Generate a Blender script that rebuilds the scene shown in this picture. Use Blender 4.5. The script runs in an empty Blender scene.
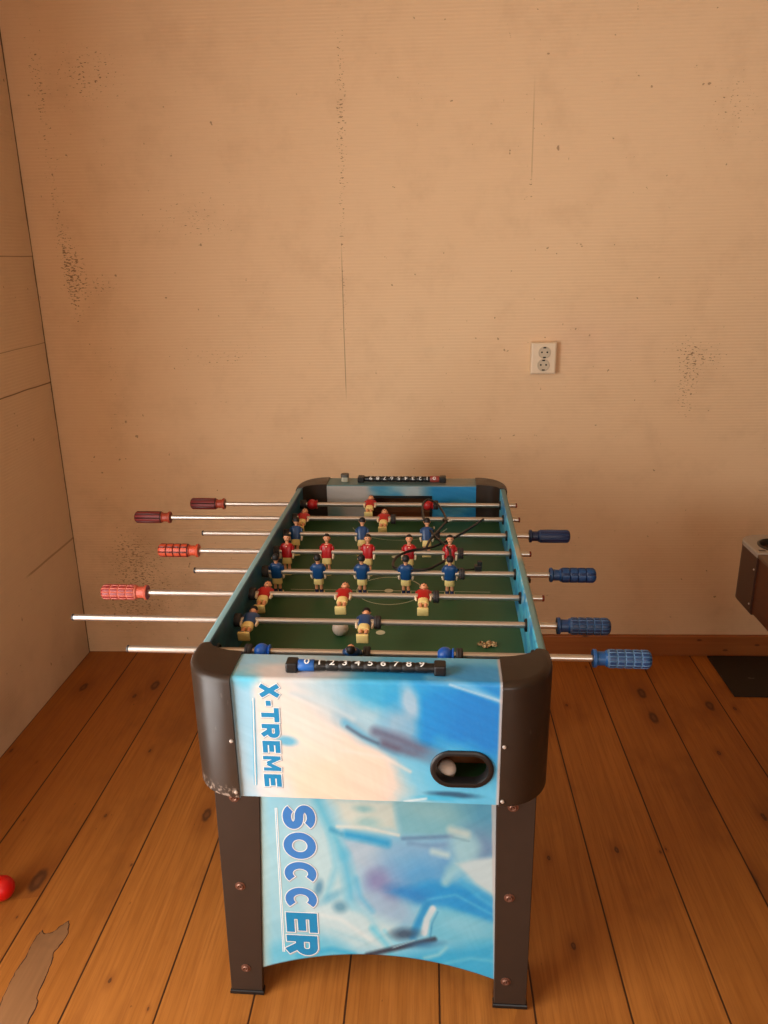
import bpy, bmesh, math, random
import numpy as np
from mathutils import Vector, Matrix
random.seed(7)
PI = math.pi
scene = bpy.context.scene
COL = scene.collection

# ------------------------------------------------------------------ helpers
def s2l(c):
    return tuple((v/255/12.92) if v/255 <= .04045 else ((v/255+.055)/1.055)**2.4 for v in c[:3])

def link(o, parent=None):
    COL.objects.link(o)
    if parent is not None:
        o.parent = parent
    return o

def obj(name, bm, mats, parent=None, loc=(0,0,0), smooth=False, angle=None):
    me = bpy.data.meshes.new(name)
    bm.normal_update()
    bm.to_mesh(me); bm.free()
    if not isinstance(mats, (list, tuple)):
        mats = [mats]
    for m in mats:
        me.materials.append(m)
    if smooth:
        me.polygons.foreach_set('use_smooth', [True]*len(me.polygons))
        if angle is not None:
            me.set_sharp_from_angle(angle=math.radians(angle))
    o = bpy.data.objects.new(name, me)
    o.location = loc
    return link(o, parent)

def tag(o, label, cat, group=None):
    o['label'] = label; o['category'] = cat
    if group: o['group'] = group
    return o

def struct(o):
    o['kind'] = 'structure'
    return o

def empty(name, loc, rz=0):
    o = bpy.data.objects.new(name, None)
    o.location = loc; o.rotation_euler = (0,0,rz); o.empty_display_size = .1
    return link(o)

def box(bm, x0,x1,y0,y1,z0,z1, mi=0, bev=0):
    vs = [bm.verts.new((x,y,z)) for z in (z0,z1) for y in (y0,y1) for x in (x0,x1)]
    fs = []
    for q in ((0,2,3,1),(4,5,7,6),(0,1,5,4),(2,6,7,3),(1,3,7,5),(0,4,6,2)):
        f = bm.faces.new([vs[i] for i in q]); f.material_index = mi; fs.append(f)
    if bev:
        es = list({e for f in fs for e in f.edges})
        r = bmesh.ops.bevel(bm, geom=es, offset=bev, segments=2, affect='EDGES', profile=.5, clamp_overlap=True)
        for f in r['faces']: f.material_index = mi
    return vs

def loft(bm, rings, mi=0, cap=True, closed=True, mis=None):
    """rings: lists of equal length of 3-D points"""
    R = [[bm.verts.new(p) for p in r] for r in rings]
    n = len(R[0])
    for k in range(len(R)-1):
        for i in range(n if closed else n-1):
            j = (i+1) % n
            f = bm.faces.new((R[k][i], R[k][j], R[k+1][j], R[k+1][i]))
            f.material_index = mis[k] if mis else mi
    if cap and closed:
        f = bm.faces.new(list(reversed(R[0]))); f.material_index = mis[0] if mis else mi
        f = bm.faces.new(R[-1]); f.material_index = mis[-1] if mis else mi
    return R

def lathe_x(bm, prof, n=24, mi=0, mis=None, c=(0,0,0)):
    """prof: (x, r) along +x"""
    rings = []
    for (x, r) in prof:
        rings.append([(c[0]+x, c[1]+r*math.cos(2*PI*i/n), c[2]+r*math.sin(2*PI*i/n)) for i in range(n)])
    return loft(bm, rings, mi, True, True, mis)

def lathe_z(bm, prof, n=24, mi=0, c=(0,0,0)):
    rings = [[(c[0]+r*math.cos(2*PI*i/n), c[1]+r*math.sin(2*PI*i/n), c[2]+z) for i in range(n)] for (z, r) in prof]
    return loft(bm, rings, mi)

def lathe_y(bm, prof, n=24, mi=0, c=(0,0,0)):
    rings = [[(c[0]+r*math.cos(2*PI*i/n), c[1]+y, c[2]-r*math.sin(2*PI*i/n)) for i in range(n)] for (y, r) in prof]
    return loft(bm, rings, mi)

def selip(cx, cy, z, rx, ry, n=16, p=2.0):
    out = []
    for i in range(n):
        a = 2*PI*i/n
        c, s = math.cos(a), math.sin(a)
        out.append((cx+rx*math.copysign(abs(c)**(2/p), c), cy+ry*math.copysign(abs(s)**(2/p), s), z))
    return out

def tube(bm, pts, r, n=8, mi=0):
    pts = [Vector(p) for p in pts]
    rings = []; up = Vector((0,0,1))
    for i, p in enumerate(pts):
        t = (pts[min(i+1,len(pts)-1)] - pts[max(i-1,0)]).normalized()
        a = t.cross(up)
        if a.length < 1e-4: a = t.cross(Vector((1,0,0)))
        a.normalize(); b = t.cross(a).normalized()
        rings.append([tuple(p + r*(math.cos(2*PI*k/n)*a + math.sin(2*PI*k/n)*b)) for k in range(n)])
    loft(bm, rings, mi)

def catmull(P, k=8):
    P = [Vector(p) for p in P]; out = []
    for i in range(len(P)-1):
        p0, p1, p2, p3 = P[max(i-1,0)], P[i], P[i+1], P[min(i+2,len(P)-1)]
        for j in range(k):
            t = j/k
            out.append(.5*((2*p1)+(-p0+p2)*t+(2*p0-5*p1+4*p2-p3)*t*t+(-p0+3*p1-3*p2+p3)*t*t*t))
    out.append(P[-1]); return out

# ------------------------------------------------------------------ node helper
class NT:
    def __init__(self, name):
        self.m = bpy.data.materials.new(name); self.m.use_nodes = True
        self.t = self.m.node_tree; self.N = self.t.nodes; self.L = self.t.links
        self.b = self.N['Principled BSDF']
        self._oc = None
    def _in(self, sock, v):
        if isinstance(v, bpy.types.NodeSocket): self.L.new(v, sock)
        elif isinstance(v, (tuple, list)) and sock.type == 'RGBA': sock.default_value = (*v[:3], 1)
        else: sock.default_value = v
    def M(self, op, a, b=0.0, c=0.0):
        n = self.N.new('ShaderNodeMath'); n.operation = op
        self._in(n.inputs[0], a); self._in(n.inputs[1], b); self._in(n.inputs[2], c)
        return n.outputs[0]
    def add(s,a,b): return s.M('ADD',a,b)
    def mul(s,a,b): return s.M('MULTIPLY',a,b)
    def sub(s,a,b): return s.M('SUBTRACT',a,b)
    def smooth(self, v, lo, hi, a=0.0, b=1.0):
        n = self.N.new('ShaderNodeMapRange'); n.interpolation_type = 'SMOOTHSTEP'
        self._in(n.inputs[0], v); n.inputs[1].default_value = lo; n.inputs[2].default_value = hi
        n.inputs[3].default_value = a; n.inputs[4].default_value = b
        return n.outputs[0]
    def mix(self, f, a, b):
        n = self.N.new('ShaderNodeMix'); n.data_type = 'RGBA'
        self._in(n.inputs[0], f); self._in(n.inputs[6], a); self._in(n.inputs[7], b)
        return n.outputs[2]
    def pos(self):
        if self._oc is None:
            n = self.N.new('ShaderNodeTexCoord')
            s = self.N.new('ShaderNodeSeparateXYZ'); self.L.new(n.outputs['Object'], s.inputs[0])
            self._oc = (n.outputs['Object'], s.outputs[0], s.outputs[1], s.outputs[2])
        return self._oc
    def comb(self, x, y, z):
        n = self.N.new('ShaderNodeCombineXYZ')
        for i, v in enumerate((x,y,z)): self._in(n.inputs[i], v)
        return n.outputs[0]
    def noise(self, vec, scale, detail=3, rough=.5, dist=0):
        n = self.N.new('ShaderNodeTexNoise'); self.L.new(vec, n.inputs['Vector'])
        n.inputs['Scale'].default_value = scale; n.inputs['Detail'].default_value = detail
        n.inputs['Roughness'].default_value = rough; n.inputs['Distortion'].default_value = dist
        return n.outputs['Fac']
    def white(self, v):
        n = self.N.new('ShaderNodeTexWhiteNoise'); n.noise_dimensions = '1D'
        self._in(n.inputs['W'], v); return n.outputs['Value']
    def voro(self, vec, scale):
        n = self.N.new('ShaderNodeTexVoronoi'); self.L.new(vec, n.inputs['Vector'])
        n.voronoi_dimensions = '2D'; n.inputs['Scale'].default_value = scale; return n.outputs['Distance'], n.outputs['Color']
    def bump(self, h, strength=.3, dist=.002):
        n = self.N.new('ShaderNodeBump'); self._in(n.inputs['Height'], h)
        n.inputs['Strength'].default_value = strength; n.inputs['Distance'].default_value = dist
        self.L.new(n.outputs[0], self.b.inputs['Normal'])
    def out(self, color=None, rough=.5, metal=0.0, spec=.5):
        if color is not None: self._in(self.b.inputs['Base Color'], color)
        self._in(self.b.inputs['Roughness'], rough); self.b.inputs['Metallic'].default_value = metal
        self.b.inputs['Specular IOR Level'].default_value = spec
        return self.m
    def gauss(self, cx, cz, rx, rz, amp=1.0):
        """soft elliptical region on a wall in the (h, z) plane; uses self.h for the horizontal coordinate"""
        z = self.pos()[3]
        a = self.M('POWER', self.M('ABSOLUTE', self.mul(self.sub(self.h, cx), 1/rx)), 2.0)
        b = self.M('POWER', self.M('ABSOLUTE', self.mul(self.sub(z, cz), 1/rz)), 2.0)
        return self.mul(self.M('EXPONENT', self.mul(self.add(a,b), -1.0)), amp)

def plain(name, rgb, rough=.5, metal=0.0, spec=.5, var=.08, scale=60, bump=0.0):
    n = NT(name); c = s2l(rgb)
    f = n.noise(n.pos()[0], scale, 3)
    col = n.mix(f, tuple(v*(1-var) for v in c), tuple(min(1, v*(1+var)) for v in c))
    if bump: n.bump(n.noise(n.pos()[0], scale*8, 2), bump, .001)
    return n.out(col, rough, metal, spec)

# ------------------------------------------------------------------ materials of the place
XW, YW, XR, YB, HC = -1.2955, 1.679, 5.2, -4.0, 2.65     # left wall, back wall, right wall, rear wall, ceiling

def wall_mat(name, left=False):
    n = NT(name); P, x, y, z = n.pos()
    n.h = y if left else x
    big = n.noise(P, 1.3, 4, .6)
    mid = n.noise(P, 7.0, 4, .65)
    base = n.mix(big, (.765,.530,.308), (.81,.585,.362))
    base = n.mix(n.smooth(mid,.45,.8,0,.35), base, (.60,.40,.23))
    if left: base = n.mix(.45, base, (.58,.49,.36))
    rib = n.M('SINE', n.add(n.mul(z, 2*PI/.0108), n.mul(n.noise(P, 9, 2), 1.2)))
    base = n.mix(n.smooth(rib,.5,1,0,.055), base, (.42,.27,.15))
    # worn marks: little horizontal nicks of the ribbed paper, thick in some places
    v = n.comb(n.mul(n.h, 75.0), 3.0, n.mul(z, 185.0))
    nick = n.noise(v, 1.0, 2, .6)
    if left:
        regs = [(1.30,1.45,.10,.2,.12),(.9,.3,.3,.3,.04),(1.5,.6,.12,.3,.05)]
    else:
        regs = [(-1.165,1.60,.030,.22,.135),(-1.14,1.44,.045,.17,.135),(-1.05,1.45,.09,.04,.135),(-1.11,1.53,.05,.05,.10),(-1.05,1.15,.05,.25,.09),(-1.175,2.05,.03,.35,.12),
                (-.178,2.0,.022,.32,.19),(-.19,1.5,.014,.33,.14),(-1.07,.42,.12,.15,.185),(-1.12,.20,.16,.11,.165),(-.9,.30,.2,.2,.10),
                (1.03,1.09,.055,.17,.185),(1.12,1.17,.06,.05,.14),(.97,1.20,.10,.04,.09),(1.09,1.98,.10,.16,.125),(-.70,1.66,.22,.10,.125),(-.60,1.20,.25,.07,.12),(-1.02,2.12,.14,.10,.12),
                (.45,1.75,.025,.10,.13),(.10,2.05,.12,.05,.07),(-.95,2.0,.25,.2,.06),(.3,1.25,.5,.2,.035),(-.95,.9,.3,.3,.04)]
    d = None
    for r in regs:
        g = n.gauss(*r); d = g if d is None else n.add(d, g)
    mask = n.smooth(n.add(nick, d), .755, .80)
    spots = n.smooth(n.noise(n.comb(n.mul(x,1.0),n.mul(y,1.0),z), 42.0, 2, .5), .735, .775)
    mask = n.M('MAXIMUM', mask, n.mul(spots,.8))
    col = n.mix(n.mul(mask,.75), base, (.17,.085,.035))
    def line(v, at, w): return n.smooth(n.M('ABSOLUTE', n.sub(v, at)), w*.4, w, 1, 0)
    if left:
        wob = n.mul(n.sub(n.noise(P, 3, 2), .5), .012)
        zz = n.add(z, wob)
        for at, w, a in ((1.556,.0025,.6),(1.258,.0022,.5),(1.116,.0030,.85)):
            col = n.mix(n.mul(line(zz, at, w), a), col, (.10,.05,.02))
        tear = n.mul(line(n.add(zz, n.mul(n.sub(y,1.5),-.02)), .50, .006), n.smooth(y,1.28,1.34))
        col = n.mix(n.mul(tear,.6), col, (.22,.12,.05))
        low_blotch = n.mul(n.smooth(z, .42, .05), n.smooth(n.noise(P,4,4),.35,.7))  # blotchy, browner towards the bottom
        col = n.mix(n.mul(low_blotch,.35), col, (.30,.20,.12))
        # crack where the two walls meet
        col = n.mix(n.mul(n.smooth(n.add(y, n.mul(n.sub(n.noise(P,14,3),.5),.012)), YW-.010, YW-.005), .85), col, (.06,.03,.012))
    else:
        sx = n.add(x, n.mul(n.sub(n.noise(P, 2.0, 1), .5), .012))
        seam = n.mul(line(sx, -.192, .0022), n.mul(n.smooth(z,1.02,1.12), n.smooth(z,1.62,1.45)))
        col = n.mix(n.mul(seam,.55), col, (.16,.09,.04))
        seam2 = n.mul(line(n.add(x, n.mul(z,.008)), .462, .003), n.mul(n.smooth(z,1.75,1.80), n.smooth(z,2.1,1.95)))
        col = n.mix(n.mul(seam2,.35), col, (.30,.17,.07))
        pink = n.gauss(.67,1.235,.2,.10,.5)
        col = n.mix(n.mul(pink,.35), col, (.76,.47,.36))
        col = n.mix(n.mul(n.gauss(-1.0,.35,.35,.3,1.0), n.smooth(mid,.3,.7,.1,.45)), col, (.40,.25,.13))
    n.bump(n.add(n.mul(rib,.36), n.add(n.mul(n.noise(P,12,3),1.6), n.mul(mask,-1.5))), .28, .0025)
    return n.out(col, .62, 0, .25)

def floor_mat():
    n = NT('pine_boards'); P, x, y, z = n.pos()
    W = .2035
    u = n.mul(n.add(x, .888), 1/W)
    idx = n.M('FLOOR', u); fr = n.sub(u, idx)
    rnd = n.white(n.add(idx, 31.7)); rnd2 = n.white(n.add(idx, 77.3))
    yo = n.add(y, n.mul(rnd, 9.0))
    v1 = n.comb(n.mul(x, 26.0), n.mul(yo, 1.3), rnd)
    g1 = n.noise(v1, 1.0, 5, .6, 1.2)
    v2 = n.comb(n.mul(x, 190.0), n.mul(yo, 5.0), rnd2)
    g2 = n.noise(v2, 1.0, 4, .65)
    base = n.mix(g1, (.29,.092,.013), (.54,.205,.040))
    base = n.mix(n.smooth(g2,.40,.72,0,.6), base, (.25,.078,.013))
    base = n.mix(n.mul(n.smooth(rnd,.2,1),.40), base, (.25,.078,.013))
    blot = n.noise(n.comb(n.mul(x,6.0), n.mul(yo,2.6), 1.0), 1.0, 4, .65)
    base = n.mix(n.smooth(blot,.50,.72,0,.6), base, (.22,.07,.014))
    # knots with a halo
    kd, kc = n.voro(n.comb(n.add(n.mul(x, 5.6),n.mul(rnd,7.0)), n.mul(yo, 2.5), 0.0), 1.0)
    kr = n.N.new('ShaderNodeSeparateColor'); n.L.new(kc, kr.inputs[0])
    size = n.add(n.mul(n.M('POWER', kr.outputs[0], 2.5), 1.1), .12)
    kd = n.M('DIVIDE', n.add(kd, n.mul(n.sub(n.noise(P, 45, 2), .5), .045)), size)
    base = n.mix(n.smooth(kd,.42,.05,0,.55), base, (.21,.062,.012))
    base = n.mix(n.mul(n.smooth(kd,.125,.085), n.smooth(kd,.045,.075)), base, (.10,.032,.010)) if False else base
    base = n.mix(n.smooth(kd,.110,.060,0,.88), base, (.075,.026,.010))
    base = n.mix(n.smooth(kd,.055,.020,0,.6), base, (.20,.075,.025))
    sc = n.smooth(n.noise(n.comb(n.mul(x,75.0), n.mul(y,30.0), 2.0), 1.0, 2), .74,.78)
    base = n.mix(n.mul(sc,.55), base, (.09,.035,.012))
    e = n.M('MINIMUM', fr, n.sub(1.0, fr))
    seam = n.smooth(e, .0065, .0150, 1, 0)
    base = n.mix(n.mul(seam,.93), base, (.020,.006,.003))
    n.bump(n.add(n.mul(g2,.4), n.mul(seam,-3.0)), .22, .002)
    rough = n.smooth(g1, 0, 1, .40, .58)
    return n.out(base, rough, 0, .30)

M_WALL = wall_mat('ribbed_wallpaper'); M_WALL_L = wall_mat('panelled_wallpaper', True)
M_FLOOR = floor_mat()
M_CEIL = plain("ceiling_paint", (222,192,150), .8)
def skirting_mat():
    n = NT('varnished_skirting'); P, x, y, z = n.pos()
    g = n.noise(n.comb(n.mul(x, 2.5), y, n.mul(z, 90.0)), 1.0, 4)
    c = n.mix(g, (.26,.075,.018), (.42,.145,.035))
    kd, _ = n.voro(n.comb(n.mul(x, 5.0), n.mul(z, 11.0), 0.0), 1.0)
    c = n.mix(n.smooth(kd,.07,.03,0,.7), c, (.07,.02,.008))
    return n.out(c, .45, 0, .35)
M_SKIRT = skirting_mat()

def cap_plastic():
    n = NT('brown_black_plastic'); P,x,y,z = n.pos()
    c = n.mix(n.noise(P,30,3), (.024,.0135,.0085), (.033,.020,.0125))
    edge = n.mul(n.smooth(z,.676,.654), n.smooth(x,-.19,-.23))
    sc = n.mul(edge, n.smooth(n.noise(P,140,3),.50,.62))
    c = n.mix(n.mul(sc,.75), c, (.30,.22,.17))
    fine = n.smooth(n.noise(n.comb(n.mul(x,60.0),n.mul(y,60.0),n.mul(z,18.0)),1.0,3),.70,.75)
    c = n.mix(n.mul(fine,.25), c, (.14,.11,.09))
    return n.out(c, n.smooth(n.noise(P,18,3),.3,.7,.32,.42), 0, .34)
M_BLACKPL = cap_plastic()
M_LEG = plain('dark_brown_laminate', (50,37,29), .45, 0, .4, .16, 25)
M_BLACK = plain('black_plastic', (17,16,16), .4)
M_RUBBER = plain('black_rubber', (48,44,44), .65)
M_STEEL = None
def steel():
    n = NT('chromed_steel'); P, x, y, z = n.pos()
    g = n.noise(n.comb(n.mul(x, 6.0), n.mul(y, 300.0), n.mul(z, 300.0)), 1.0, 3)
    return n.out(n.mix(g, (.46,.42,.38), (.60,.565,.52)), .33, .85, .5)
M_STEEL = steel()
M_BOLT = plain('rusty_bolt', (120,82,66), .4, .6, .5, .35, 300)
M_SCREW = plain('zinc_screw', (205,195,185), .35, .6)
M_GREEN = None
def felt():
    n = NT('green_playfield'); P, x, y, z = n.pos()
    g = n.noise(P, 5, 4); g2 = n.noise(n.comb(n.mul(x,4.0), n.mul(y,70.0), 0.0), 1.0, 3)
    c = n.mix(g, (.024,.090,.032), (.040,.122,.048))
    c = n.mix(n.smooth(g2,.5,.8,0,.4), c, (.055,.12,.04))
    return n.out(c, .48, 0, .35)
M_GREEN = felt()
M_WHITE = plain('white_paint', (212,208,188), .5)
M_BALL = plain('cream_ball', (222,206,192), .4)
M_DARKWOOD = plain('raw_chipboard', (120,72,38), .7, 0, .3, .25, 40)

def art_mat():
    n = NT('printed_laminate')
    a = n.N.new('ShaderNodeAttribute'); a.attribute_name = 'print'; a.attribute_type = 'GEOMETRY'
    f = n.noise(n.pos()[0], 160, 3)
    c = n.mix(n.mul(f,.035), a.outputs['Color'], (.75,.80,.85))
    return n.out(c, .38, 0, .4)
M_ART = art_mat()

# ------------------------------------------------------------------ printed pictures (plain numpy paint)
def vnoise(x, y, seed=0):
    xi = np.floor(x).astype(np.int64); yi = np.floor(y).astype(np.int64)
    fx = x-xi; fy = y-yi; fx = fx*fx*(3-2*fx); fy = fy*fy*(3-2*fy)
    def h(a, b):
        k = (a*374761393 + b*668265263 + seed*1442695041) & 0x7fffffff
        k = ((k ^ (k >> 13))*1274126177) & 0x7fffffff
        return ((k ^ (k >> 16)) & 0xffff)/65535.
    return (h(xi,yi)*(1-fx)+h(xi+1,yi)*fx)*(1-fy) + (h(xi,yi+1)*(1-fx)+h(xi+1,yi+1)*fx)*fy
def fbm(x, y, seed=0, o=4):
    a = 0; amp = .5
    for k in range(o):
        a = a + amp*vnoise(x*2**k, y*2**k, seed+k); amp *= .5
    return a/(1-.5**o)
class Paint:
    """x, y in the picture's own units; colours are sRGB 0-255"""
    def __init__(s, x, y, base):
        s.x, s.y = x, y; s.c = np.ones(x.shape+(3,))*np.array(base, float)
    def over(s, m, col): s.c += (np.array(col, float)-s.c)*np.clip(m,0,1)[...,None]
    def blob(s, cx, cy, rx, ry, col, a=1.0, rot=0, soft=1.0, wob=.35):
        t = math.radians(rot); dx = s.x-cx; dy = s.y-cy
        u = (dx*math.cos(t)+dy*math.sin(t))/rx; v = (-dx*math.sin(t)+dy*math.cos(t))/ry
        d = np.sqrt(u*u+v*v) + wob*(fbm(s.x/14., s.y/14., int(cx*7+cy)%97)-.5)
        s.over(a*np.clip((1+soft*.5-d)/soft, 0, 1)**1.2, col)
    def stroke(s, pts, w, col, a=1.0, soft=.5, w2=None):
        best = np.full(s.x.shape, 1e9)
        L = len(pts)-1
        for i in range(L):
            (x0,y0),(x1,y1) = pts[i], pts[i+1]
            dx, dy = x1-x0, y1-y0
            t = np.clip(((s.x-x0)*dx+(s.y-y0)*dy)/(dx*dx+dy*dy), 0, 1)
            ww = w if w2 is None else w+(w2-w)*(i+t)/L
            best = np.minimum(best, np.hypot(s.x-x0-t*dx, s.y-y0-t*dy)/ww)
        s.over(a*np.clip((1-best)/soft+.0, 0, 1), col)
    def poly(s, pts, col, a=1.0, soft=2.0):
        """convex polygon (clockwise on the picture, y down), soft edge"""
        d = np.full(s.x.shape, 1e9)
        for i in range(len(pts)):
            (x0,y0),(x1,y1) = pts[i], pts[(i+1)%len(pts)]
            dx, dy = x1-x0, y1-y0; l = math.hypot(dx,dy)
            d = np.minimum(d, (-(s.x-x0)*dy+(s.y-y0)*dx)/l)
        s.over(a*np.clip(d/soft+.5, 0, 1), col)
    def streak(s, ang, sx, sy, amp, seed=3):
        t = math.radians(ang)
        u = (s.x*math.cos(t)+s.y*math.sin(t))/sx; v = (-s.x*math.sin(t)+s.y*math.cos(t))/sy
        s.c = s.c + ((fbm(u,v,seed)-.5)*amp)[...,None]
    def lin(s):
        c = np.clip(s.c,0,255)/255.
        return .73*np.where(c<=.04045, c/12.92, ((c+.055)/1.055)**2.4)

def art_front(x, y):
    """apron picture: x 0..265 across, y 0..122 downwards, negative y is the ledge on top"""
    p = Paint(x, y, (110,200,240))
    p.blob(60,60,120,110,(232,226,222),1,0,.8)
    p.blob(120,88,95,42,(250,222,202),1,20,.7)
    p.blob(60,40,60,40,(240,226,216),.9,0,.9)
    p.blob(105,112,70,30,(250,222,198),1,0,.7)
    p.blob(135,28,75,26,(160,205,224),.9,32,.9)
    p.blob(165,-8,40,30,(30,170,228),1,0,.8)
    p.blob(150,8,34,20,(60,178,226),.9,10,.9)
    p.blob(235,45,75,60,(0,150,228),1,0,.6,.2)
    p.blob(246,42,45,48,(0,134,222),.9,0,1)
    p.blob(225,-12,70,18,(40,160,228),.9,0,.7)
    p.stroke([(195,-6),(228,2),(268,18)],9,(132,200,240),.8,1.0,5)
    p.stroke([(215,2),(268,18)],2.2,(215,232,245),.7,1.0)
    p.blob(176,20,9,17,(196,212,228),.8,-14,.9)
    p.blob(168,44,16,20,(170,195,215),.7,-20,.9)
    p.stroke([(110,36),(130,54),(150,64),(200,78)],14,(150,190,212),.8,1.0)
    p.stroke([(112,42),(135,58),(160,72),(205,86)],7,(98,178,214),.9,.9)
    p.stroke([(142,50),(165,57),(190,68),(210,76)],9,(104,112,140),.95,.9,13)
    p.stroke([(150,62),(178,72),(205,80)],8,(92,86,112),.85,.9)
    p.stroke([(114,46),(128,55),(144,62)],3,(84,104,128),.85,.9)
    p.stroke([(205,58),(240,78),(268,92)],10,(70,176,230),.7,1.0)
    p.blob(225,100,48,34,(96,198,238),.95,0,.7)
    p.blob(172,104,22,30,(120,205,238),.85,15,.8)
    p.blob(140,100,34,26,(250,222,202),.85,25,.7)
    p.stroke([(108,70),(150,76),(176,90)],3,(238,228,218),.7,1)
    p.stroke([(40,40),(70,62),(100,80)],6,(250,232,214),.6,1)
    p.stroke([(60,14),(90,22),(120,38)],5,(196,216,224),.7,1)
    p.blob(52,62,11,5,(90,182,220),.9,6,.9)
    p.blob(220,113,24,3.2,(30,84,118),.9,2,.9)
    p.blob(205,117,22,3,(60,190,235),.8,0,.9)
    p.stroke([(170,122),(192,118)],2,(240,248,250),.9,1)
    m = np.clip((26-x)/9.,0,1)
    p.over(m*.95, (158,212,238))
    p.over(np.clip((14-x)/10.,0,1)*np.clip((y-45)/30,0,1)*.6, (206,226,236))
    p.blob(30,112,22,12,(232,230,232),.8,0,.9)
    p.blob(14,-4,14,12,(96,205,238),.9,0,.9)
    p.blob(60,-12,55,12,(236,226,222),.9,0,.7)
    p.streak(25, 40, 3.5, 16, 5); p.streak(80, 30, 3, 6, 9)
    p.over(np.clip((x-262.0)/1.5,0,1)*.9, (214,196,190))
    return p.lin()

def art_lower(x, y):
    """lower panel: x 258..494, y 798..985 as on the printed sheet"""
    p = Paint(x, y, (132,206,234))
    S = 1.15
    p.blob(292,870,44,90,(168,216,228),.9,0,.9)
    p.blob(330,860,30,60,(196,224,228),.8,-12,1)
    # pale head and collar at the top
    p.poly([(330,796),(398,796),(400,826),(352,826)],(208,222,212),1,12)
    p.blob(364,806,10,3.5,(120,190,200),.7,0,S); p.blob(368,818,13,5,(140,200,206),.7,0,S); p.blob(350,812,10,8,(222,230,218),.7,0,S)
    p.poly([(396,796),(496,796),(496,832),(402,828)],(124,192,208),1,8)
    p.blob(490,806,26,22,(74,160,200),.8,30,1.2); p.blob(430,806,30,8,(150,202,208),.6,8,S)
    p.blob(482,838,26,18,(112,150,190),.9,0,1.2); p.blob(440,852,14,18,(84,150,208),.9,0,1.2)
    # shoulder of the front player
    p.poly([(346,838),(400,834),(450,832),(446,858),(420,886),(370,880)],(136,184,220),.95,16)
    p.blob(366,850,24,18,(184,206,222),.9,30,S); p.blob(404,858,26,18,(128,186,224),.8,0,S)
    p.blob(424,868,30,20,(86,170,226),.9,-10,1.2)
    p.stroke([(404,832),(430,830),(454,828)],3,(92,132,172),.8,1.0)
    p.stroke([(410,836),(434,838),(448,836)],4,(112,156,196),.7,1.0)
    # teal sleeves on the left, white rim and blue strip
    p.stroke([(318,798),(332,826),(344,850)],9,(96,194,224),.9,1)
    p.stroke([(344,850),(350,880),(352,910)],11,(84,188,226),.8,1)
    p.stroke([(330,830),(336,862),(326,890)],6,(126,204,228),.7,1)
    p.stroke([(348,830),(368,833),(388,837)],7,(22,160,218),.95,1)
    p.stroke([(338,823),(366,823),(400,829)],2.4,(228,232,222),.95,1.0)
    p.stroke([(332,826),(342,830)],4,(40,150,196),.7,1)
    # purple smudges
    p.blob(378,874,11,12,(112,118,170),.8,20,S); p.blob(391,888,9,10,(104,112,164),.75,0,S); p.blob(384,880,20,22,(150,150,196),.5,0,1.2)
    p.blob(372,896,18,12,(168,196,220),.7,20,S)
    # broad blue back
    p.poly([(398,884),(430,872),(470,876),(496,892),(496,910),(440,896)],(22,156,226),.95,10)
    p.blob(412,886,22,8,(32,136,212),.8,10,S); p.blob(468,890,34,14,(18,156,228),.8,14,S)
    p.stroke([(428,890),(456,884),(496,904)],2.5,(84,190,236),.7,1)
    # bent arm and its cuff
    p.stroke([(468,836),(466,850),(452,862),(446,872)],15,(150,210,228),.95,.8,7)
    p.blob(466,838,15,14,(160,212,226),.95,0,.9)
    p.stroke([(434,843),(448,846)],5.5,(186,220,226),.95,.9)
    p.stroke([(452,822),(468,826)],6.5,(196,218,214),.9,.9); p.stroke([(454,829),(470,832)],1.6,(120,168,186),.7,1)
    p.poly([(458,854),(474,849),(498,846),(498,886),(476,872)],(200,224,230),1,5)
    p.stroke([(462,870),(480,886),(497,896)],4,(70,184,236),.8,1)
    # forearm with wristband
    p.blob(394,904,22,14,(160,190,218),.8,20,S)
    p.poly([(430,902),(446,898),(470,904),(496,914),(496,936),(440,932),(424,928)],(110,202,232),.95,8)
    p.stroke([(428,894),(420,910),(412,928)],6,(24,150,214),.95,.8)
    p.stroke([(433,899),(427,910),(424,924)],4.6,(212,228,234),1,.6)
    p.stroke([(438,902),(432,914),(430,928)],1.6,(60,150,196),.8,1)
    p.blob(462,914,26,9,(136,210,234),.7,10,S)
    # white blur on the lower left
    p.poly([(300,896),(350,900),(396,916),(392,946),(352,944),(308,918)],(200,228,234),.95,14)
    p.stroke([(306,908),(340,914),(370,934)],4,(226,238,238),.7,1); p.stroke([(330,926),(362,936),(384,950)],5,(168,216,230),.8,1)
    p.stroke([(352,898),(366,906),(376,920)],6,(150,212,232),.7,1); p.stroke([(356,872),(360,890),(372,904)],5,(96,190,228),.7,1)
    p.blob(318,883,4,8,(62,130,168),.7,15,S); p.blob(339,901,7,6,(74,140,170),.75,0,S); p.blob(330,892,14,4,(90,176,210),.6,-30,S)
    p.stroke([(372,922),(386,938),(392,952)],6,(116,212,238),.9,.9); p.stroke([(384,924),(398,940)],4,(136,218,240),.8,.9)
    p.blob(404,926,13,6,(46,70,96),.85,-8,S)
    p.stroke([(366,950),(386,944),(420,934),(434,930)],4.2,(40,48,66),.95,.8)
    p.stroke([(392,941),(414,932)],1.1,(150,190,206),.9,.8)
    p.blob(424,936,16,4,(40,120,170),.7,-8,S)
    # cyan ground
    p.poly([(396,950),(440,940),(496,930),(496,990),(440,972)],(36,178,232),.85,14)
    p.stroke([(446,938),(438,946),(424,950)],3.5,(138,214,234),.85,.9)
    p.stroke([(440,956),(470,948),(496,950)],3,(104,206,238),.7,1)
    p.blob(300,950,40,16,(96,198,230),.9,-6,.9); p.blob(280,928,22,10,(150,210,228),.7,0,.9)
    p.stroke([(296,954),(330,946),(352,950)],5,(40,176,222),.8,1)
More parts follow.
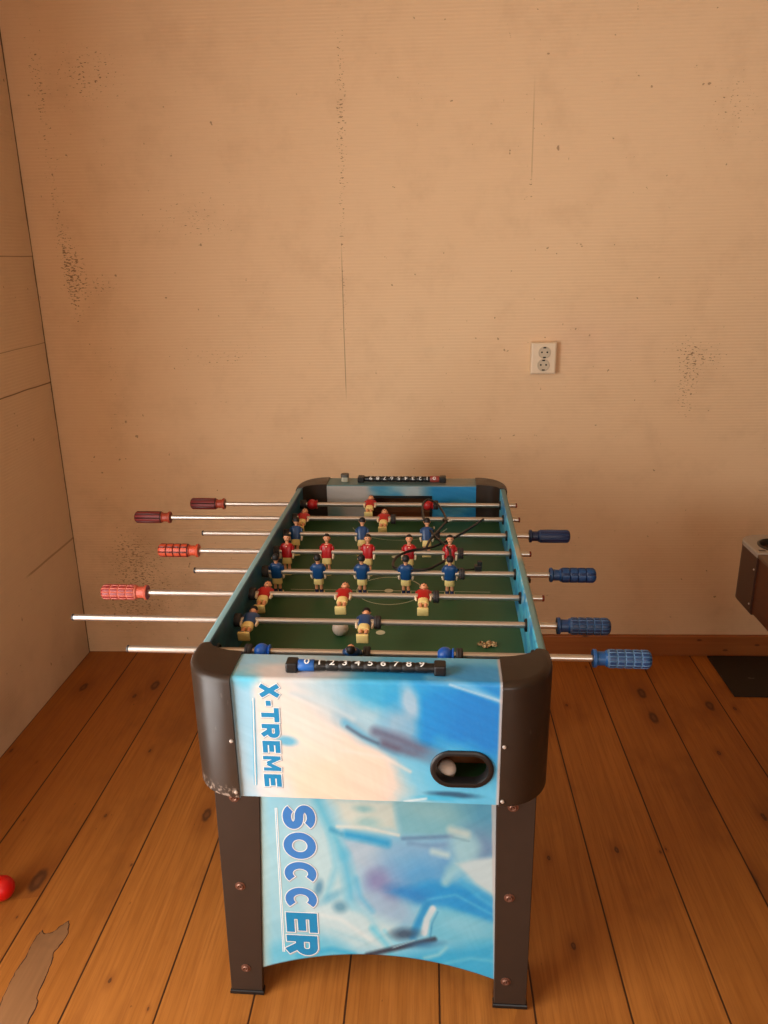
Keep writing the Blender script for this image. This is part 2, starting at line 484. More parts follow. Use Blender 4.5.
    p.over(np.clip((270-x)/10.,0,1)*.7, (184,206,196))
    p.over(np.clip((261-x)/3.,0,1)*.5, (150,150,132))
    p.streak(-28, 40, 4, 12, 5); p.streak(66, 26, 3, 7, 9)
    p.over(np.clip((x-492.2)/1.0,0,1)*.8, (206,200,196))
    return p.lin()

def art_goal_end(x, y):
    """inside face of the end boards: x -1..1 across, y 0..1 downwards"""
    X = x*100; Y = y*60
    p = Paint(X, Y, (190,186,180))
    p.blob(-62,30,60,50,(196,190,184),1,0,.6)
    p.blob(-18,10,22,20,(70,160,196),.9,30,.8); p.blob(2,6,18,14,(160,194,204),.8,0,.9)
    p.blob(-30,2,10,8,(64,150,190),.8,0,1); p.blob(16,14,14,12,(186,204,208),.8,0,.9); p.blob(-5,18,10,6,(60,150,196),.8,30,1)
    p.over(np.clip((X-22)/22.,0,1), (22,140,200))
    p.blob(70,45,25,14,(120,190,216),.6,-30,1)
    p.blob(-90,52,12,16,(110,170,190),.6,0,1)
    p.streak(20, 24, 4, 18, 4)
    return p.lin()

def art_rail(x, y, seed):
    """inside of the long side boards: x metres along the table, y 0..1 from the upper edge"""
    p = Paint(x*100, y*12, (84,206,238) if seed == 11 else (34,104,130))  # left board printed darker, its shade put into the colour
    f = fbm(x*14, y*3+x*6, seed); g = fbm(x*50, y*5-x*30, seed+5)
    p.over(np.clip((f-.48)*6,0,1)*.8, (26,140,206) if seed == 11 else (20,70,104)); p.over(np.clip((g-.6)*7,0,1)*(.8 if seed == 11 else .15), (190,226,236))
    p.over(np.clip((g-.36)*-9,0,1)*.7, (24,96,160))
    return p.lin()

def paint_mesh(me, rgb):
    a = me.color_attributes.new('print', 'FLOAT_COLOR', 'POINT')
    c = np.ones((len(me.vertices),4), np.float32); c[:,:3] = rgb
    a.data.foreach_set('color', c.ravel())

def grid_obj(name, P, keep=None, mats=None, parent=None, rgb=None, flip=False, smooth=True, angle=40):
    """P: (rows, cols, 3) points -> one quad sheet; keep(i,j) drops cells"""
    r, c = P.shape[:2]
    ids = np.arange(r*c).reshape(r,c)
    A = np.stack([ids[:-1,:-1], ids[:-1,1:], ids[1:,1:], ids[1:,:-1]], -1)
    if flip: A = A[...,::-1]
    if keep is not None: A = A[keep]
    A = A.reshape(-1,4)
    me = bpy.data.meshes.new(name)
    me.from_pydata(P.reshape(-1,3).tolist(), [], A.tolist())
    if rgb is not None: paint_mesh(me, rgb.reshape(-1,3))
    for m in (mats if isinstance(mats,(list,tuple)) else [mats]): me.materials.append(m)
    me.polygons.foreach_set('use_smooth', [smooth]*len(me.polygons))
    me.set_sharp_from_angle(angle=math.radians(angle))
    me.update()
    return link(bpy.data.objects.new(name, me), parent)

# ------------------------------------------------------------------ room
def wall_box(name, x0,x1,y0,y1,z0,z1,m):
    bm = bmesh.new(); box(bm,x0,x1,y0,y1,z0,z1); return struct(obj(name,bm,m))
T = .12; TW = .16
floor = wall_box('floor', XW-TW,XR+T,YB-T,YW+T,-.1,0,M_FLOOR)
wall_box('ceiling', XW-TW,XR+T,YB-T,YW+T,HC,HC+.1,M_CEIL)
YWX = lambda x: YW+.0125*(x-XW)      # the back wall runs very slightly out of square
LEAN = .0105                          # the left wall leans in a touch
def shear(o):
    for v in o.data.vertices:
        if o.name.startswith('wall_left'): v.co.x += LEAN*v.co.z; v.co.y += .0125*(v.co.x-XW) if v.co.y > YW-.01 else 0
        else: v.co.y += .0125*(v.co.x-XW)
    return o
shear(wall_box('wall_back', XW-T,XR+T,YW,YW+T,0,HC,M_WALL))
M_WR = plain("plain_wallpaper", (180,148,110), .8)
wall_box('wall_right', XR,XR+T,YB-T,YW,0,HC,M_WR)
wall_box('wall_front', XW,XR,YB-T,YB,0,HC,M_WR)
DY0, DY1, DZ1 = -1.75, -.15, 2.15                    # glazed door opening in the left wall, beside the photographer
bm = bmesh.new()
box(bm, XW-TW, XW, DY1, YW, 0, HC); box(bm, XW-TW, XW, YB-T, DY0, 0, HC); box(bm, XW-TW, XW, DY0, DY1, DZ1, HC)
shear(struct(obj('wall_left', bm, M_WALL_L)))
bm = bmesh.new()
box(bm, -.06, XR, YW-.018, YW, 0, .087, 0, .003)
shear(struct(obj('baseboard_back', bm, M_SKIRT)))

# worn-through patch of varnish on the boards
def patch():
    pts = [(-.7487,.0634),(-.7495,.1112),(-.7603,.1296),(-.7631,.1803),(-.7678,.2212),(-.7747,.2399),(-.766,.2664),(-.7647,.2956),(-.7722,.3182),(-.7800,.333),(-.7905,.3199),(-.8013,.301),(-.8194,.2898),(-.8323,.3022),
           (-.8389,.2859),(-.8399,.2572),(-.836,.2229),(-.8407,.1956),(-.8391,.1575),(-.8362,.1247),(-.8314,.09),(-.8174,.0362),(-.7481,.028)][::-1]
    rnd = random.Random(3); P = []
    for i in range(len(pts)):
        a, b = pts[i], pts[(i+1)%len(pts)]
        for k in range(4):
            t = k/4; P.append((a[0]+(b[0]-a[0])*t+rnd.uniform(-.0012,.0012), a[1]+(b[1]-a[1])*t+rnd.uniform(-.0018,.0018)))
    cx = sum(p[0] for p in P)/len(P); cy = sum(p[1] for p in P)/len(P)
    bm = bmesh.new()
    o = [bm.verts.new((p[0],p[1],.0002)) for p in P]
    def inset(k, z):
        out = []
        n = len(P)
        for i in range(n):
            a, b = Vector(P[i-1]), Vector(P[(i+1)%n]); t = (b-a).normalized(); nn = Vector((t.y,-t.x))
            q = Vector(P[i]) + nn*k*rnd.uniform(.4,1.5)
            out.append(bm.verts.new((q.x,q.y,z)))
        return out
    i1 = inset(.0022,.0010)
    n = len(P)
    for i in range(n):
        f = bm.faces.new((o[i],o[(i+1)%n],i1[(i+1)%n],i1[i])); f.material_index = 1
    f = bm.faces.new(i1); f.material_index = 0
    bmesh.ops.triangulate(bm, faces=[f])
    bmesh.ops.recalc_face_normals(bm, faces=bm.faces)
    n_ = NT('bare_wood'); P_, x, y, z = n_.pos()
    g = n_.noise(n_.comb(n_.mul(x,90.0), n_.mul(y,5.0), 0.0), 1.0, 4)
    c = n_.mix(g, (.20,.090,.034), (.34,.160,.064))
    dark = n_.smooth(y,.12,.34)
    c = n_.mix(n_.mul(dark, n_.smooth(n_.noise(P_,30,3),.3,.7,.2,.8)), c, (.20,.10,.045))
    n_.out(c,.6,0,.2)
    ob = obj('floor_wear_patch', bm, [n_.m, plain('splintered_edge',(48,24,10),.8)], floor)
    struct(ob)
patch()

# ------------------------------------------------------------------ the football table
H, A_, W_, WI, TB, L, ZB, ZF = .8835, .2245, .3095, .293, .0835, 1.20, .647, .778
ZR = .8465
RY = lambda i: .6+(4.5-i)*.1265
TR = -.0207
table = empty('football_table', (0,0,0), TR)
tag(table, 'blue and white printed football table with dark corner caps standing on wooden floor boards', 'football table')

M_TRIM = plain('black_edging', (20,18,18), .5)
HOLE = (.1613, .7178, .0538, .0365)      # centre x, z, half width, half height of the ball return

def end_board(far):
    xs = np.linspace(-A_-.004, A_+.004, 232)
    prof = []      # (y, z, s, face) s in picture units
    zs = np.linspace(ZB, H-.007, 104)
    for z in zs: prof.append((0, z, 0))
    for k in range(1,6):
        a = k/6*PI/2; prof.append((.007-.007*math.cos(a), H-.007+.007*math.sin(a), 0))
    for y in np.linspace(.007, TB-.004, 30): prof.append((y, H, 1))
    for k in range(1,4):
        a = k/4*PI/2; prof.append((TB-.004+.004*math.sin(a), H-.004+.004*math.cos(a), 1))
    for z in np.linspace(H-.004, ZB+.02, 92): prof.append((TB, z, 2))
    pr = np.array([(p[0],p[1]) for p in prof]); face = np.array([p[2] for p in prof])
    R, C = len(prof), len(xs)
    P = np.zeros((R,C,3)); P[...,0] = xs[None,:]
    yy = pr[:,0]; 
    P[...,1] = (L-yy if far else yy)[:,None]; P[...,2] = pr[:,1][:,None]
    X = np.repeat(xs[None,:],R,0)
    # picture coordinates
    u = (X+A_)/(2*A_)*265
    arc = np.zeros(R)
    for i in range(1,R): arc[i] = arc[i-1]+math.hypot(*(pr[i]-pr[i-1]))
    sc = 122/(H-ZB)
    v = (122-arc*sc)[:,None]*np.ones((1,C))
    rgb = art_front(u if not far else 265-u, v)
    inner = face == 2
    ri = art_goal_end(X[inner]/A_, ((H-pr[inner,1])/(H-ZF))[:,None]*np.ones((1,C)))
    rgb[inner] = ri
    if far:   # the ledge of the far end carries its own pale teal print
        top = face == 1
        p = Paint(X[top]*100, np.repeat(pr[top,0][:,None],C,1)*100, (96,136,142))
        p.blob(3,6,12,6,(84,120,128),.6,0,1); p.blob(16,5,7,6,(150,142,124),.8,0,1)
        p.streak(0,6,1,22,3)
        rgb[top] = p.lin()
    cx = (X[:-1,:-1]+X[1:,1:])/2; cz = (P[:-1,:-1,2]+P[1:,1:,2])/2
    fr = ((face[:-1] == 0)[:,None]) & np.ones_like(cx, bool)
    inn = ((face[:-1] == 2)[:,None]) & np.ones_like(cx, bool)
    sx = HOLE[0] if not far else -HOLE[0]
    dx = np.maximum(np.abs(cx-sx)-(HOLE[2]-HOLE[3]), 0); dz = cz-HOLE[1]
    hole = fr & (np.hypot(dx,dz) < HOLE[3]-.004)
    goal = inn & (np.abs(cx) < .0875) & (cz < .846) & (cz > ZF-.004)
    o = grid_obj('end_board', P, ~(hole|goal), M_ART, table, rgb, flip=far)
    # goal box behind the opening
    bm = bmesh.new()
    def Y(a): return L-a if far else a
    def bx(x0,x1,y0,y1,z0,z1,mi): box(bm,x0,x1,min(Y(y0),Y(y1)),max(Y(y0),Y(y1)),z0,z1,mi)
    bx(-.095,.095,.014,.018,.760,.858,0); bx(-.095,.095,.018,TB-.001,.850,.854,0)
    bx(-.0945,-.0905,.018,TB-.001,.760,.850,0); bx(.0905,.0945,.018,TB-.001,.760,.850,0); bx(-.095,.095,.018,TB-.001,.772,.7765,0)
    obj('goal_box', bm, M_DARKWOOD, o)
    bm = bmesh.new()
    y0, y1 = TB-.003, TB+.0025
    bx(-.0935,.0935,y0,y1,.8435,.8515,0); bx(-.0935,-.0862,y0,y1,ZF,.8435,0); bx(.0862,.0935,y0,y1,ZF,.8435,0)
    obj('goal_frame', bm, M_BLACK, o)
    # ball return: rim, tray
    n = 40
    def stad(hw, hh, y):
        out = []
        for i in range(n):
            a = 2*PI*i/n; c, s = math.cos(a), math.sin(a)
            out.append((sx+math.copysign(hw-hh, c)+hh*c, Y(y), HOLE[1]+hh*s))
        return out if not far else out[::-1]
    bm = bmesh.new()
    hw, hh = HOLE[2], HOLE[3]
    loft(bm, [stad(hw-.012,hh-.012,.012), stad(hw-.011,hh-.011,.000), stad(hw-.009,hh-.009,-.004), stad(hw-.003,hh-.003,-.005), stad(hw,hh,-.0025), stad(hw,hh,.0002)], cap=False)
    bmesh.ops.recalc_face_normals(bm, faces=bm.faces)
    obj('ball_return_rim', bm, M_BLACK, o, smooth=True, angle=50)
    bm = bmesh.new()
    zt, zb = HOLE[1]+.036, HOLE[1]-.046
    bx(sx-.056,sx+.056,.074,.077,zb,zt,0); bx(sx-.056,sx+.056,.012,.074,zt-.003,zt,0)
    bx(sx-.056,sx-.053,.012,.074,zb,zt,0); bx(sx+.053,sx+.056,.012,.074,zb,zt,0)
    bx(sx-.056,sx+.056,.012,.074,zb,zb+.004,1)
    obj('ball_tray', bm, [M_DARKWOOD, plain('tray_green',(22,70,36),.6)], o)
    return o
near_end = end_board(False); far_end = end_board(True)
near_end['label'] = 'printed near end board with lettering and ball return'

def lower_panel(far):
    y0 = .149 if not far else L-.149
    cols = np.linspace(-.262,.250,236); rows = np.linspace(0,1,150)
    arch = .128-.052*np.clip(np.abs(cols+.008)/.25,0,1.2)**2
    P = np.zeros((len(rows),len(cols),3))
    P[...,0] = cols[None,:]; P[...,1] = y0
    P[...,2] = arch[None,:]+(ZB+.01-arch[None,:])*rows[:,None]
    X = P[...,0]; Z = P[...,2]
    k = (X-(-.2387+(.5202-Z)*-.0459))/((.2253+(.5257-Z)*.0361)-(-.2387+(.5202-Z)*-.0459))
    u = 257.5+k*(493-257.5)
    v = 800+(.520-Z)/(.520-.0816)*167
    o = grid_obj('lower_panel', P, None, M_ART, table, art_lower(u,v), flip=far)
    md = o.modifiers.new('thickness','SOLIDIFY'); md.thickness = .012; md.offset = -1
    return o
low = lower_panel(False); lower_panel(True)

# corner caps
def corner_cap(sx, far):
    outer = []
    n = 16
    for i in range(n+1):
        a = PI/2*i/n
        outer.append((A_+.0005+(W_+.0055-A_)*math.sin(a)**.93, .092-.0985*math.cos(a)**.93))
    outer += [(W_+.0045,.1165)]
    inner = [(WI-.001,.1165),(.284,.104),(.270,.095),(.250,.088),(A_+.0005,TB+.001)]
    def ring(z, k):
        out = []
        for (x,y) in outer: 
            dx, dy = x-(A_-.01), y-.105; l = math.hypot(dx,dy)
            kk = k if x > A_+.002 else k
            out.append((x-dx/l*kk if x > A_+.001 else x, y-dy/l*kk, z))
        out += [(x,y,z) for (x,y) in inner]
        return [(sx*p[0], L-p[1] if far else p[1], p[2]) for p in out]
    rings = [ring(ZB-.002,.004), ring(ZB+.002,0), ring(H-.008,0), ring(H-.004,.0012), ring(H-.0005,.0045), ring(H+.0022,.0095), ring(H+.003,.014)]
    bm = bmesh.new(); loft(bm, rings)
    bmesh.ops.recalc_face_normals(bm, faces=bm.faces)
    o = obj('corner_cap', bm, M_BLACKPL, table, smooth=True, angle=35)
    if not far:
        for z in ((.7645,.660) if sx < 0 else (.7685,.6595)):
            bm = bmesh.new(); lathe_y(bm, [(-.0008-.002,.0012),(-.0025,.0026),(-.001,.0034),(.002,.0034)], 14)
            obj('screw', bm, M_SCREW, o, (sx*(A_+.006), -.0065, z))
    return o
for sx in (-1,1):
    for far in (False,True): corner_cap(sx, far)

# long side boards
def side_board(sx):
    y0, y1 = .1165, L-.1165
    ys = np.linspace(y0,y1,260)
    prof = [(W_, z, -1) for z in np.linspace(ZB, H-.006, 6)]
    for k in range(1,6):
        a = k/6*PI/2; prof.append((W_-.006+.006*math.cos(a), H-.006+.006*math.sin(a), -1))
    prof += [(W_-.006-t*(W_-WI-.009), H, -1) for t in (0,.5,1)]
    for k in range(1,4):
        a = k/4*PI/2; prof.append((WI+.003-.003*math.sin(a), H-.003+.003*math.cos(a), 0))
    prof += [(WI, z, (H-z)/(H-ZF)) for z in np.linspace(H-.003, ZF-.03, 30)]
    R = len(prof); P = np.zeros((R,len(ys),3))
    for i,(x,z,_) in enumerate(prof):
        P[i,:,0] = sx*x; P[i,:,1] = ys; P[i,:,2] = z
    s = np.array([p[2] for p in prof])[:,None]*np.ones((1,len(ys)))
    Yg = np.repeat(ys[None,:],R,0)
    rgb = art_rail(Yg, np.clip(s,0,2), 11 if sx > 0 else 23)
    out = s < 0
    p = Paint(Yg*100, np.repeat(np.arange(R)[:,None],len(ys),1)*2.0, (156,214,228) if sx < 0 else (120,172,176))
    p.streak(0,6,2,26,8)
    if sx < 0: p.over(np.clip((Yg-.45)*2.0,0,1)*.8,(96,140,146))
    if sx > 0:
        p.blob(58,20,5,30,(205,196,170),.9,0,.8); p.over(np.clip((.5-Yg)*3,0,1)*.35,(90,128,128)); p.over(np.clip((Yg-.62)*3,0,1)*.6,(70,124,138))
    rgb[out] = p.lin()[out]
    o = grid_obj('side_board', P, None, M_ART, table, rgb, flip=(sx > 0))
    # bushings the rods run through
    for i in range(1,9):
        bm = bmesh.new()
        prof2 = [(-.001,.0095),(-.0045,.0105),(-.0045,.0125),(-.001,.0135),(.001,.0135)] 
        lathe_x(bm, prof2, 20); 
        b = obj('rod_bushing', bm, M_BLACK, o, (sx*WI, RY(i), ZR), smooth=True, angle=40)
        if sx < 0: b.rotation_euler = (0,0,PI)
        if sx > 0:
            bm = bmesh.new(); lathe_x(bm, [(0,.0115),(.003,.0115),(.004,.010),(.004,.0085)], 20)
            obj('outer_bushing', bm, M_BLACK, o, (W_, RY(i), ZR), smooth=True, angle=40)
    if sx > 0:
        bm = bmesh.new()
        pr = [(.0115*math.cos(a), .0115*math.sin(a)) for a in np.linspace(PI, 2*PI, 13)]
        loft(bm, [[(x,q[0],q[1]) for q in pr] for x in (0,.010,.014)])
        obj('bushing_flap', bm, M_BLACK, o, (W_+.003, RY(5), ZR-.0085))
    return o
side_board(-1); side_board(1)

# playfield
bm = bmesh.new()
box(bm, -WI, WI, TB, L-TB, ZF-.008, ZF)
field = obj('playfield', bm, M_GREEN, table)
def strip_arc(bm, cx, cy, r, w, a0, a1, z, n=64):
    prev = None
    for i in range(n+1):
        a = a0+(a1-a0)*i/n
        p = [bm.verts.new((cx+rr*math.cos(a), cy+rr*math.sin(a), z)) for rr in (r-w/2, r+w/2)]
        if prev: bm.faces.new((prev[0],prev[1],p[1],p[0]))
        prev = p
bm = bmesh.new(); z = ZF+.0003
strip_arc(bm, 0,.590,.079,.0022,0,2*PI,z)
strip_arc(bm, 0,.120,.165,.0022,.55,PI-.55,z,40); strip_arc(bm, 0,1.075,.145,.0022,PI+.3,2*PI-.3,z,40)
for (x0,x1,y0,y1) in ((-.24,.24,.5865,.5887),):
    bm.faces.new([bm.verts.new(p) for p in ((x0,y0,z),(x1,y0,z),(x1,y1,z),(x0,y1,z))])
for (cx,cy,r) in ((-.002,.5876,.0105),(-.005,.372,.0100),(0,.806,.0095)):
    vs = [bm.verts.new((cx+r*math.cos(2*PI*i/28), cy+r*math.sin(2*PI*i/28), z+.0001)) for i in range(28)]; bm.faces.new(vs)
bmesh.ops.recalc_face_normals(bm, faces=bm.faces)
for f in bm.faces:
    if f.normal.z < 0: f.normal_flip()
obj('field_markings', bm, plain('field_line_paint',(206,208,178),.5), field)
bm = bmesh.new(); box(bm, -WI+.002, WI-.002, .09, L-.09, ZB, ZB+.008)
obj('base_board', bm, M_DARKWOOD, table)

# legs: angled corner posts, splayed and tapering
def leg(sx, far):
    y0 = .145 if not far else L-.145
    d = 1 if not far else -1
    ixt, ixb, oxt, oxb = (.2335,.243,.310,.3115)
    if sx < 0: ixt, ixb, oxt, oxb = (.233,.262,.324,.332)
    k = (.645-.52)/.52
    ixt -= (ixb-ixt)*k; oxt -= (oxb-oxt)*k
    t = .015; dep = .085
    def ring(z, ix, ox, g=0):
        q = [(ix-g,-g),(ox+g,-g),(ox+g,dep+g),(ox-t,dep+g),(ox-t,t),(ix-g,t)]
        return [(sx*x, y0+d*y, z) for x,y in q]
    bm = bmesh.new(); loft(bm, [ring(.012,ixb,oxb), ring(.648,ixt,oxt)])
    bmesh.ops.recalc_face_normals(bm, faces=bm.faces)
    bmesh.ops.bevel(bm, geom=[e for e in bm.edges], offset=.0015, segments=1, affect='EDGES')
    o = obj('leg', bm, M_LEG, table)
    bm = bmesh.new(); loft(bm, [ring(0,ixb,oxb,.0), ring(.003,ixb,oxb,.0025), ring(.010,ixb,oxb,.0025), ring(.0125,ixb,oxb,.001)])
    bmesh.ops.recalc_face_normals(bm, faces=bm.faces)
    obj('leg_foot', bm, M_BLACK, o)
    if not far:
        for z in (.525,.302,.077):
            x = (-.2895-.005*(.302-z)/.225) if sx < 0 else .266
            bm = bmesh.new()
            lathe_y(bm, [(-.0052,.0018),(-.0030,.0024),(-.0042,.0042),(-.0046,.0056),(-.0030,.0074),(-.0016,.0078),(-.0012,.0106),(.001,.0108)], 20)
            obj('bolt', bm, M_BOLT, o, (x, y0, z), smooth=True, angle=30)
for sx in (-1,1):
    for far in (False,True): leg(sx, far)

# ------------------------------------------------------------------ lettering
def arc(cx, cy, rx, ry, a0, a1, n=14):
    return [(cx+rx*math.cos(math.radians(a0+(a1-a0)*i/n)), cy+ry*math.sin(math.radians(a0+(a1-a0)*i/n))) for i in range(n+1)]
def glyph(ch, w, t):
    """strokes in a box 0..w by 0..1, stroke weight t"""
    h = t/2
    if ch == 'X': return [[(h*1.1,0),(w-h*1.1,1)],[(h*1.1,1),(w-h*1.1,0)]]
    if ch == '-': return [[(0,.42),(w,.42)]]
    if ch == 'T': return [[(0,1-h),(w,1-h)],[(w/2,1-h),(w/2,0)]]
    if ch == 'E': return [[(h,0),(h,1)],[(h,1-h),(w,1-h)],[(h,.5),(w*.92,.5)],[(h,h),(w,h)]]
    if ch == 'M': return [[(h*.85,0),(h*.85,1)],[(w-h*.85,0),(w-h*.85,1)],[(h*.8,.96),(w/2,.22)],[(w-h*.8,.96),(w/2,.22)]]
    if ch == 'R':
        r = (1-h-.42)/2; cy = .42+r
        return [[(h,0),(h,1)],[(h,1-h)]+arc(w-h-r*.9,cy,r*.9,r,90,-90)+[(h,.42)],[(w*.48,.42),(w-h*1.1,0)]]
    if ch == 'O': return [arc(w/2,.5,w/2-h,.5-h,0,360,40)]
    if ch == 'C': return [arc(w/2,.5,w/2-h,.5-h,48,312,34)]
    if ch == 'S':
        r = (1-2*h)/4; rx = w/2-h
        return [arc(w/2,1-h-r,rx,r,20,270,24)[:]+arc(w/2,h+r,rx,r,90,-160,24)[1:]]
    return []
def stroke_poly(pts, t, ext):
    P = [Vector(p) for p in pts]; n = len(P)
    closed = n > 4 and (P[0]-P[-1]).length < 1e-6
    if not closed:
        P[0] = P[0]-(P[1]-P[0]).normalized()*ext; P[-1] = P[-1]+(P[-1]-P[-2]).normalized()*ext
    quads = []; L_, R_ = [], []
    for i in range(n):
        if closed: a = P[i]-P[i-1] if i else P[0]-P[-2]; b = P[i+1]-P[i] if i < n-1 else P[1]-P[0]
        else: a = P[i]-P[i-1] if i else P[1]-P[0]; b = P[i+1]-P[i] if i < n-1 else a
        a = a.normalized(); b = b.normalized(); m = (a+b).normalized()
        nn = Vector((-m.y,m.x)); k = 1/max(.5, nn.dot(Vector((-a.y,a.x))))
        L_.append(P[i]+nn*t/2*k); R_.append(P[i]-nn*t/2*k)
    return [(L_[i],L_[i+1],R_[i+1],R_[i]) for i in range(n-1)]
def lettering(name, letters, height, tw, y, base_x, outline, mats, parent, rules=None):
    """letters: (char, z_start, z_end, fill index); text reads downwards with its tops to the right"""
    bm = bmesh.new()
    def put(ch, z0, z1, mi, grow, yy, off=(0,0)):
        w = (z0-z1)/height
        for k, st in enumerate(glyph(ch, w, tw/height)):
            for q in stroke_poly(st, (tw*(.80 if ch == 'M' else 1))/height+2*grow/height, grow/height):
                vs = []
                for p in q:
                    z = z0-p.x*height; x = base_x((z0+z1)/2)+p.y*height
                    vs.append(bm.verts.new((x+off[0], yy-k*.00003, z+off[1])))
                f = bm.faces.new(vs); f.material_index = mi
    for (ch,z0,z1,mi) in letters:
        put(ch,z0,z1,len(mats)-1,outline*1.5,y-.0003,(outline*.7,-outline*.7))
        put(ch,z0,z1,len(mats)-2,outline,y-.0005)
        put(ch,z0,z1,mi,0,y-.0007)
    for r in rules or []:
        (xa,za,xb,zb,w,mi) = r
        f = bm.faces.new([bm.verts.new(p) for p in ((xa-w/2,y-.0005,za),(xa+w/2,y-.0005,za),(xb+w/2,y-.0005,zb),(xb-w/2,y-.0005,zb))]); f.material_index = mi
    bm.normal_update()
    for f in bm.faces:
        if f.normal.y > 0: f.normal_flip()
    return obj(name, bm, mats, parent)
M_LB = plain('letter_blue',(14,124,172),.4); M_LV = plain('letter_violet_blue',(54,118,184),.4); M_LW = plain('letter_white',(222,222,218),.4)
M_LR = plain('letter_rule_blue',(96,176,210),.4)
M_LS = plain('letter_soft_edge',(150,158,164),.4)
zz = lambda p: .8765-(p-682)*.001995
up = [('X',zz(682.5),zz(697.3),0),('-',zz(699.5),zz(704.5),0),('T',zz(706.5),zz(720.3),0),('R',zz(722.3),zz(736),0),('E',zz(739),zz(751),0),('M',zz(754.3),zz(769.6),0),('E',zz(773),zz(785.8),0)]
lt = lettering('lettering', up, .0305, .0086, 0, lambda z: -.1752-(.87-z)*.028, .0013, [M_LB,M_LW,M_LS,M_LR,M_LW,M_LS], near_end,
          [(-.1868,.846,-.1945,.671,.0014,3),(-.1888,.846,-.1968,.671,.0018,1),(-.1910,.840,-.1990,.671,.0012,3)])
lt['label'] = 'blue lettering reading X-TREME'
zl = lambda p: .5118-(p-803)*.002625
lo = [('S',zl(804.2),zl(826.6),1),('O',zl(829.7),zl(855),1),('C',zl(858),zl(880.5),1),('C',zl(883.4),zl(906.3),1),('E',zl(908.8),zl(929),0),('R',zl(932.3),zl(953),0)]
lt = lettering('lettering', lo, .0665, .0174, .149, lambda z: -.1895-(.51-z)*.030, .0018, [M_LB,M_LV,M_LW,M_LR,M_LW,M_LS], low,
          [(-.2010,.500,-.2075,.124,.0020,2),(-.2042,.500,-.2107,.124,.0018,2),(-.2026,.500,-.2091,.124,.0014,3)])
lt['label'] = 'blue lettering reading SOCCER'

# ------------------------------------------------------------------ score counters
M_SLB = plain('blue_slider',(26,92,170),.4); M_SLR = plain('red_slider',(150,62,54),.4); M_DIG = plain('digit_white',(226,226,222),.5)
def text_mesh(ch, size):
    cu = bpy.data.curves.new('digit','FONT'); cu.body = ch; cu.size = size; cu.align_x = 'CENTER'; cu.align_y = 'CENTER'; cu.offset = size*.012
    ob = bpy.data.objects.new('digit', cu); COL.objects.link(ob)
    dg = bpy.context.evaluated_depsgraph_get(); me = bpy.data.meshes.new_from_object(ob.evaluated_get(dg))
    bpy.data.objects.remove(ob); bpy.data.curves.remove(cu)
    return me
def counter(far):
    y0 = .030 if not far else L-.046
    root = bmesh.new()
    r, zc = .0086, .0094
    prof = []
    for k in range(10):                                    # ten beads threaded in a row
        xa = -.1105+.0214*k
        prof += [(xa+.0006,r*.90),(xa+.0022,r),(xa+.0192,r),(xa+.0208,r*.90)]
    lathe_x(root, [(-.118,r*.9)]+prof+[(.116,r*.9)], 20, 0, None, (0,0,zc))
    o = obj('score_counter', root, M_BLACK, table, (0,y0,H), smooth=True, angle=40)
    if far: o.rotation_euler = (0,0,PI)
    for x in (-.1252,.1232):
        bm = bmesh.new(); box(bm, x-.010,x+.010,-.0125,.0125,0,.0185,0,.003); obj('counter_bracket', bm, M_BLACK, o)
    bm = bmesh.new(); lathe_x(bm, [(-.1145,r*1.08),(-.1135,r*1.16),(-.0880,r*1.16),(-.0870,r*1.08)], 20, 0, None, (0,0,zc))
    obj('slider', bm, M_SLR if far else M_SLB, o, smooth=True, angle=40)
    bm = bmesh.new()
    tilt = .95 if far else -.38                             # how far the beads are rolled
    for i in range(10):
        me = text_mesh(str(i), .0155)
        b2 = bmesh.new(); b2.from_mesh(me)
        bmesh.ops.triangulate(b2, faces=b2.faces); bmesh.ops.subdivide_edges(b2, edges=b2.edges, cuts=3, use_grid_fill=True)
        rr = (r if i else r*1.16)+.0007
        for v in b2.verts:
            a = v.co.y/rr+tilt
            v.co = Vector((v.co.x*1.25-.0995+.0214*i, rr*math.sin(a), zc+rr*math.cos(a)))
        tmp = bpy.data.meshes.new('t'); b2.to_mesh(tmp); b2.free(); bm.from_mesh(tmp)
        bpy.data.meshes.remove(tmp); bpy.data.meshes.remove(me)
    obj('counter_digits', bm, M_DIG, o)
    return o
counter(False); counter(True)

# ------------------------------------------------------------------ rods, handles, players
SKIN = plain('player_skin',(226,160,118),.45); HAIR = plain('player_hair',(18,14,14),.6)
REDS = plain('player_red',(180,14,20),.35); BLUS = plain('player_blue',(20,66,116),.35)
CREAM = plain('player_cream',(240,216,142),.45); NAVY = plain('player_navy',(22,40,78),.4); SLEEVE = plain('player_arm',(238,214,180),.45)
DARKEYE = plain('player_eye',(40,22,20),.4)

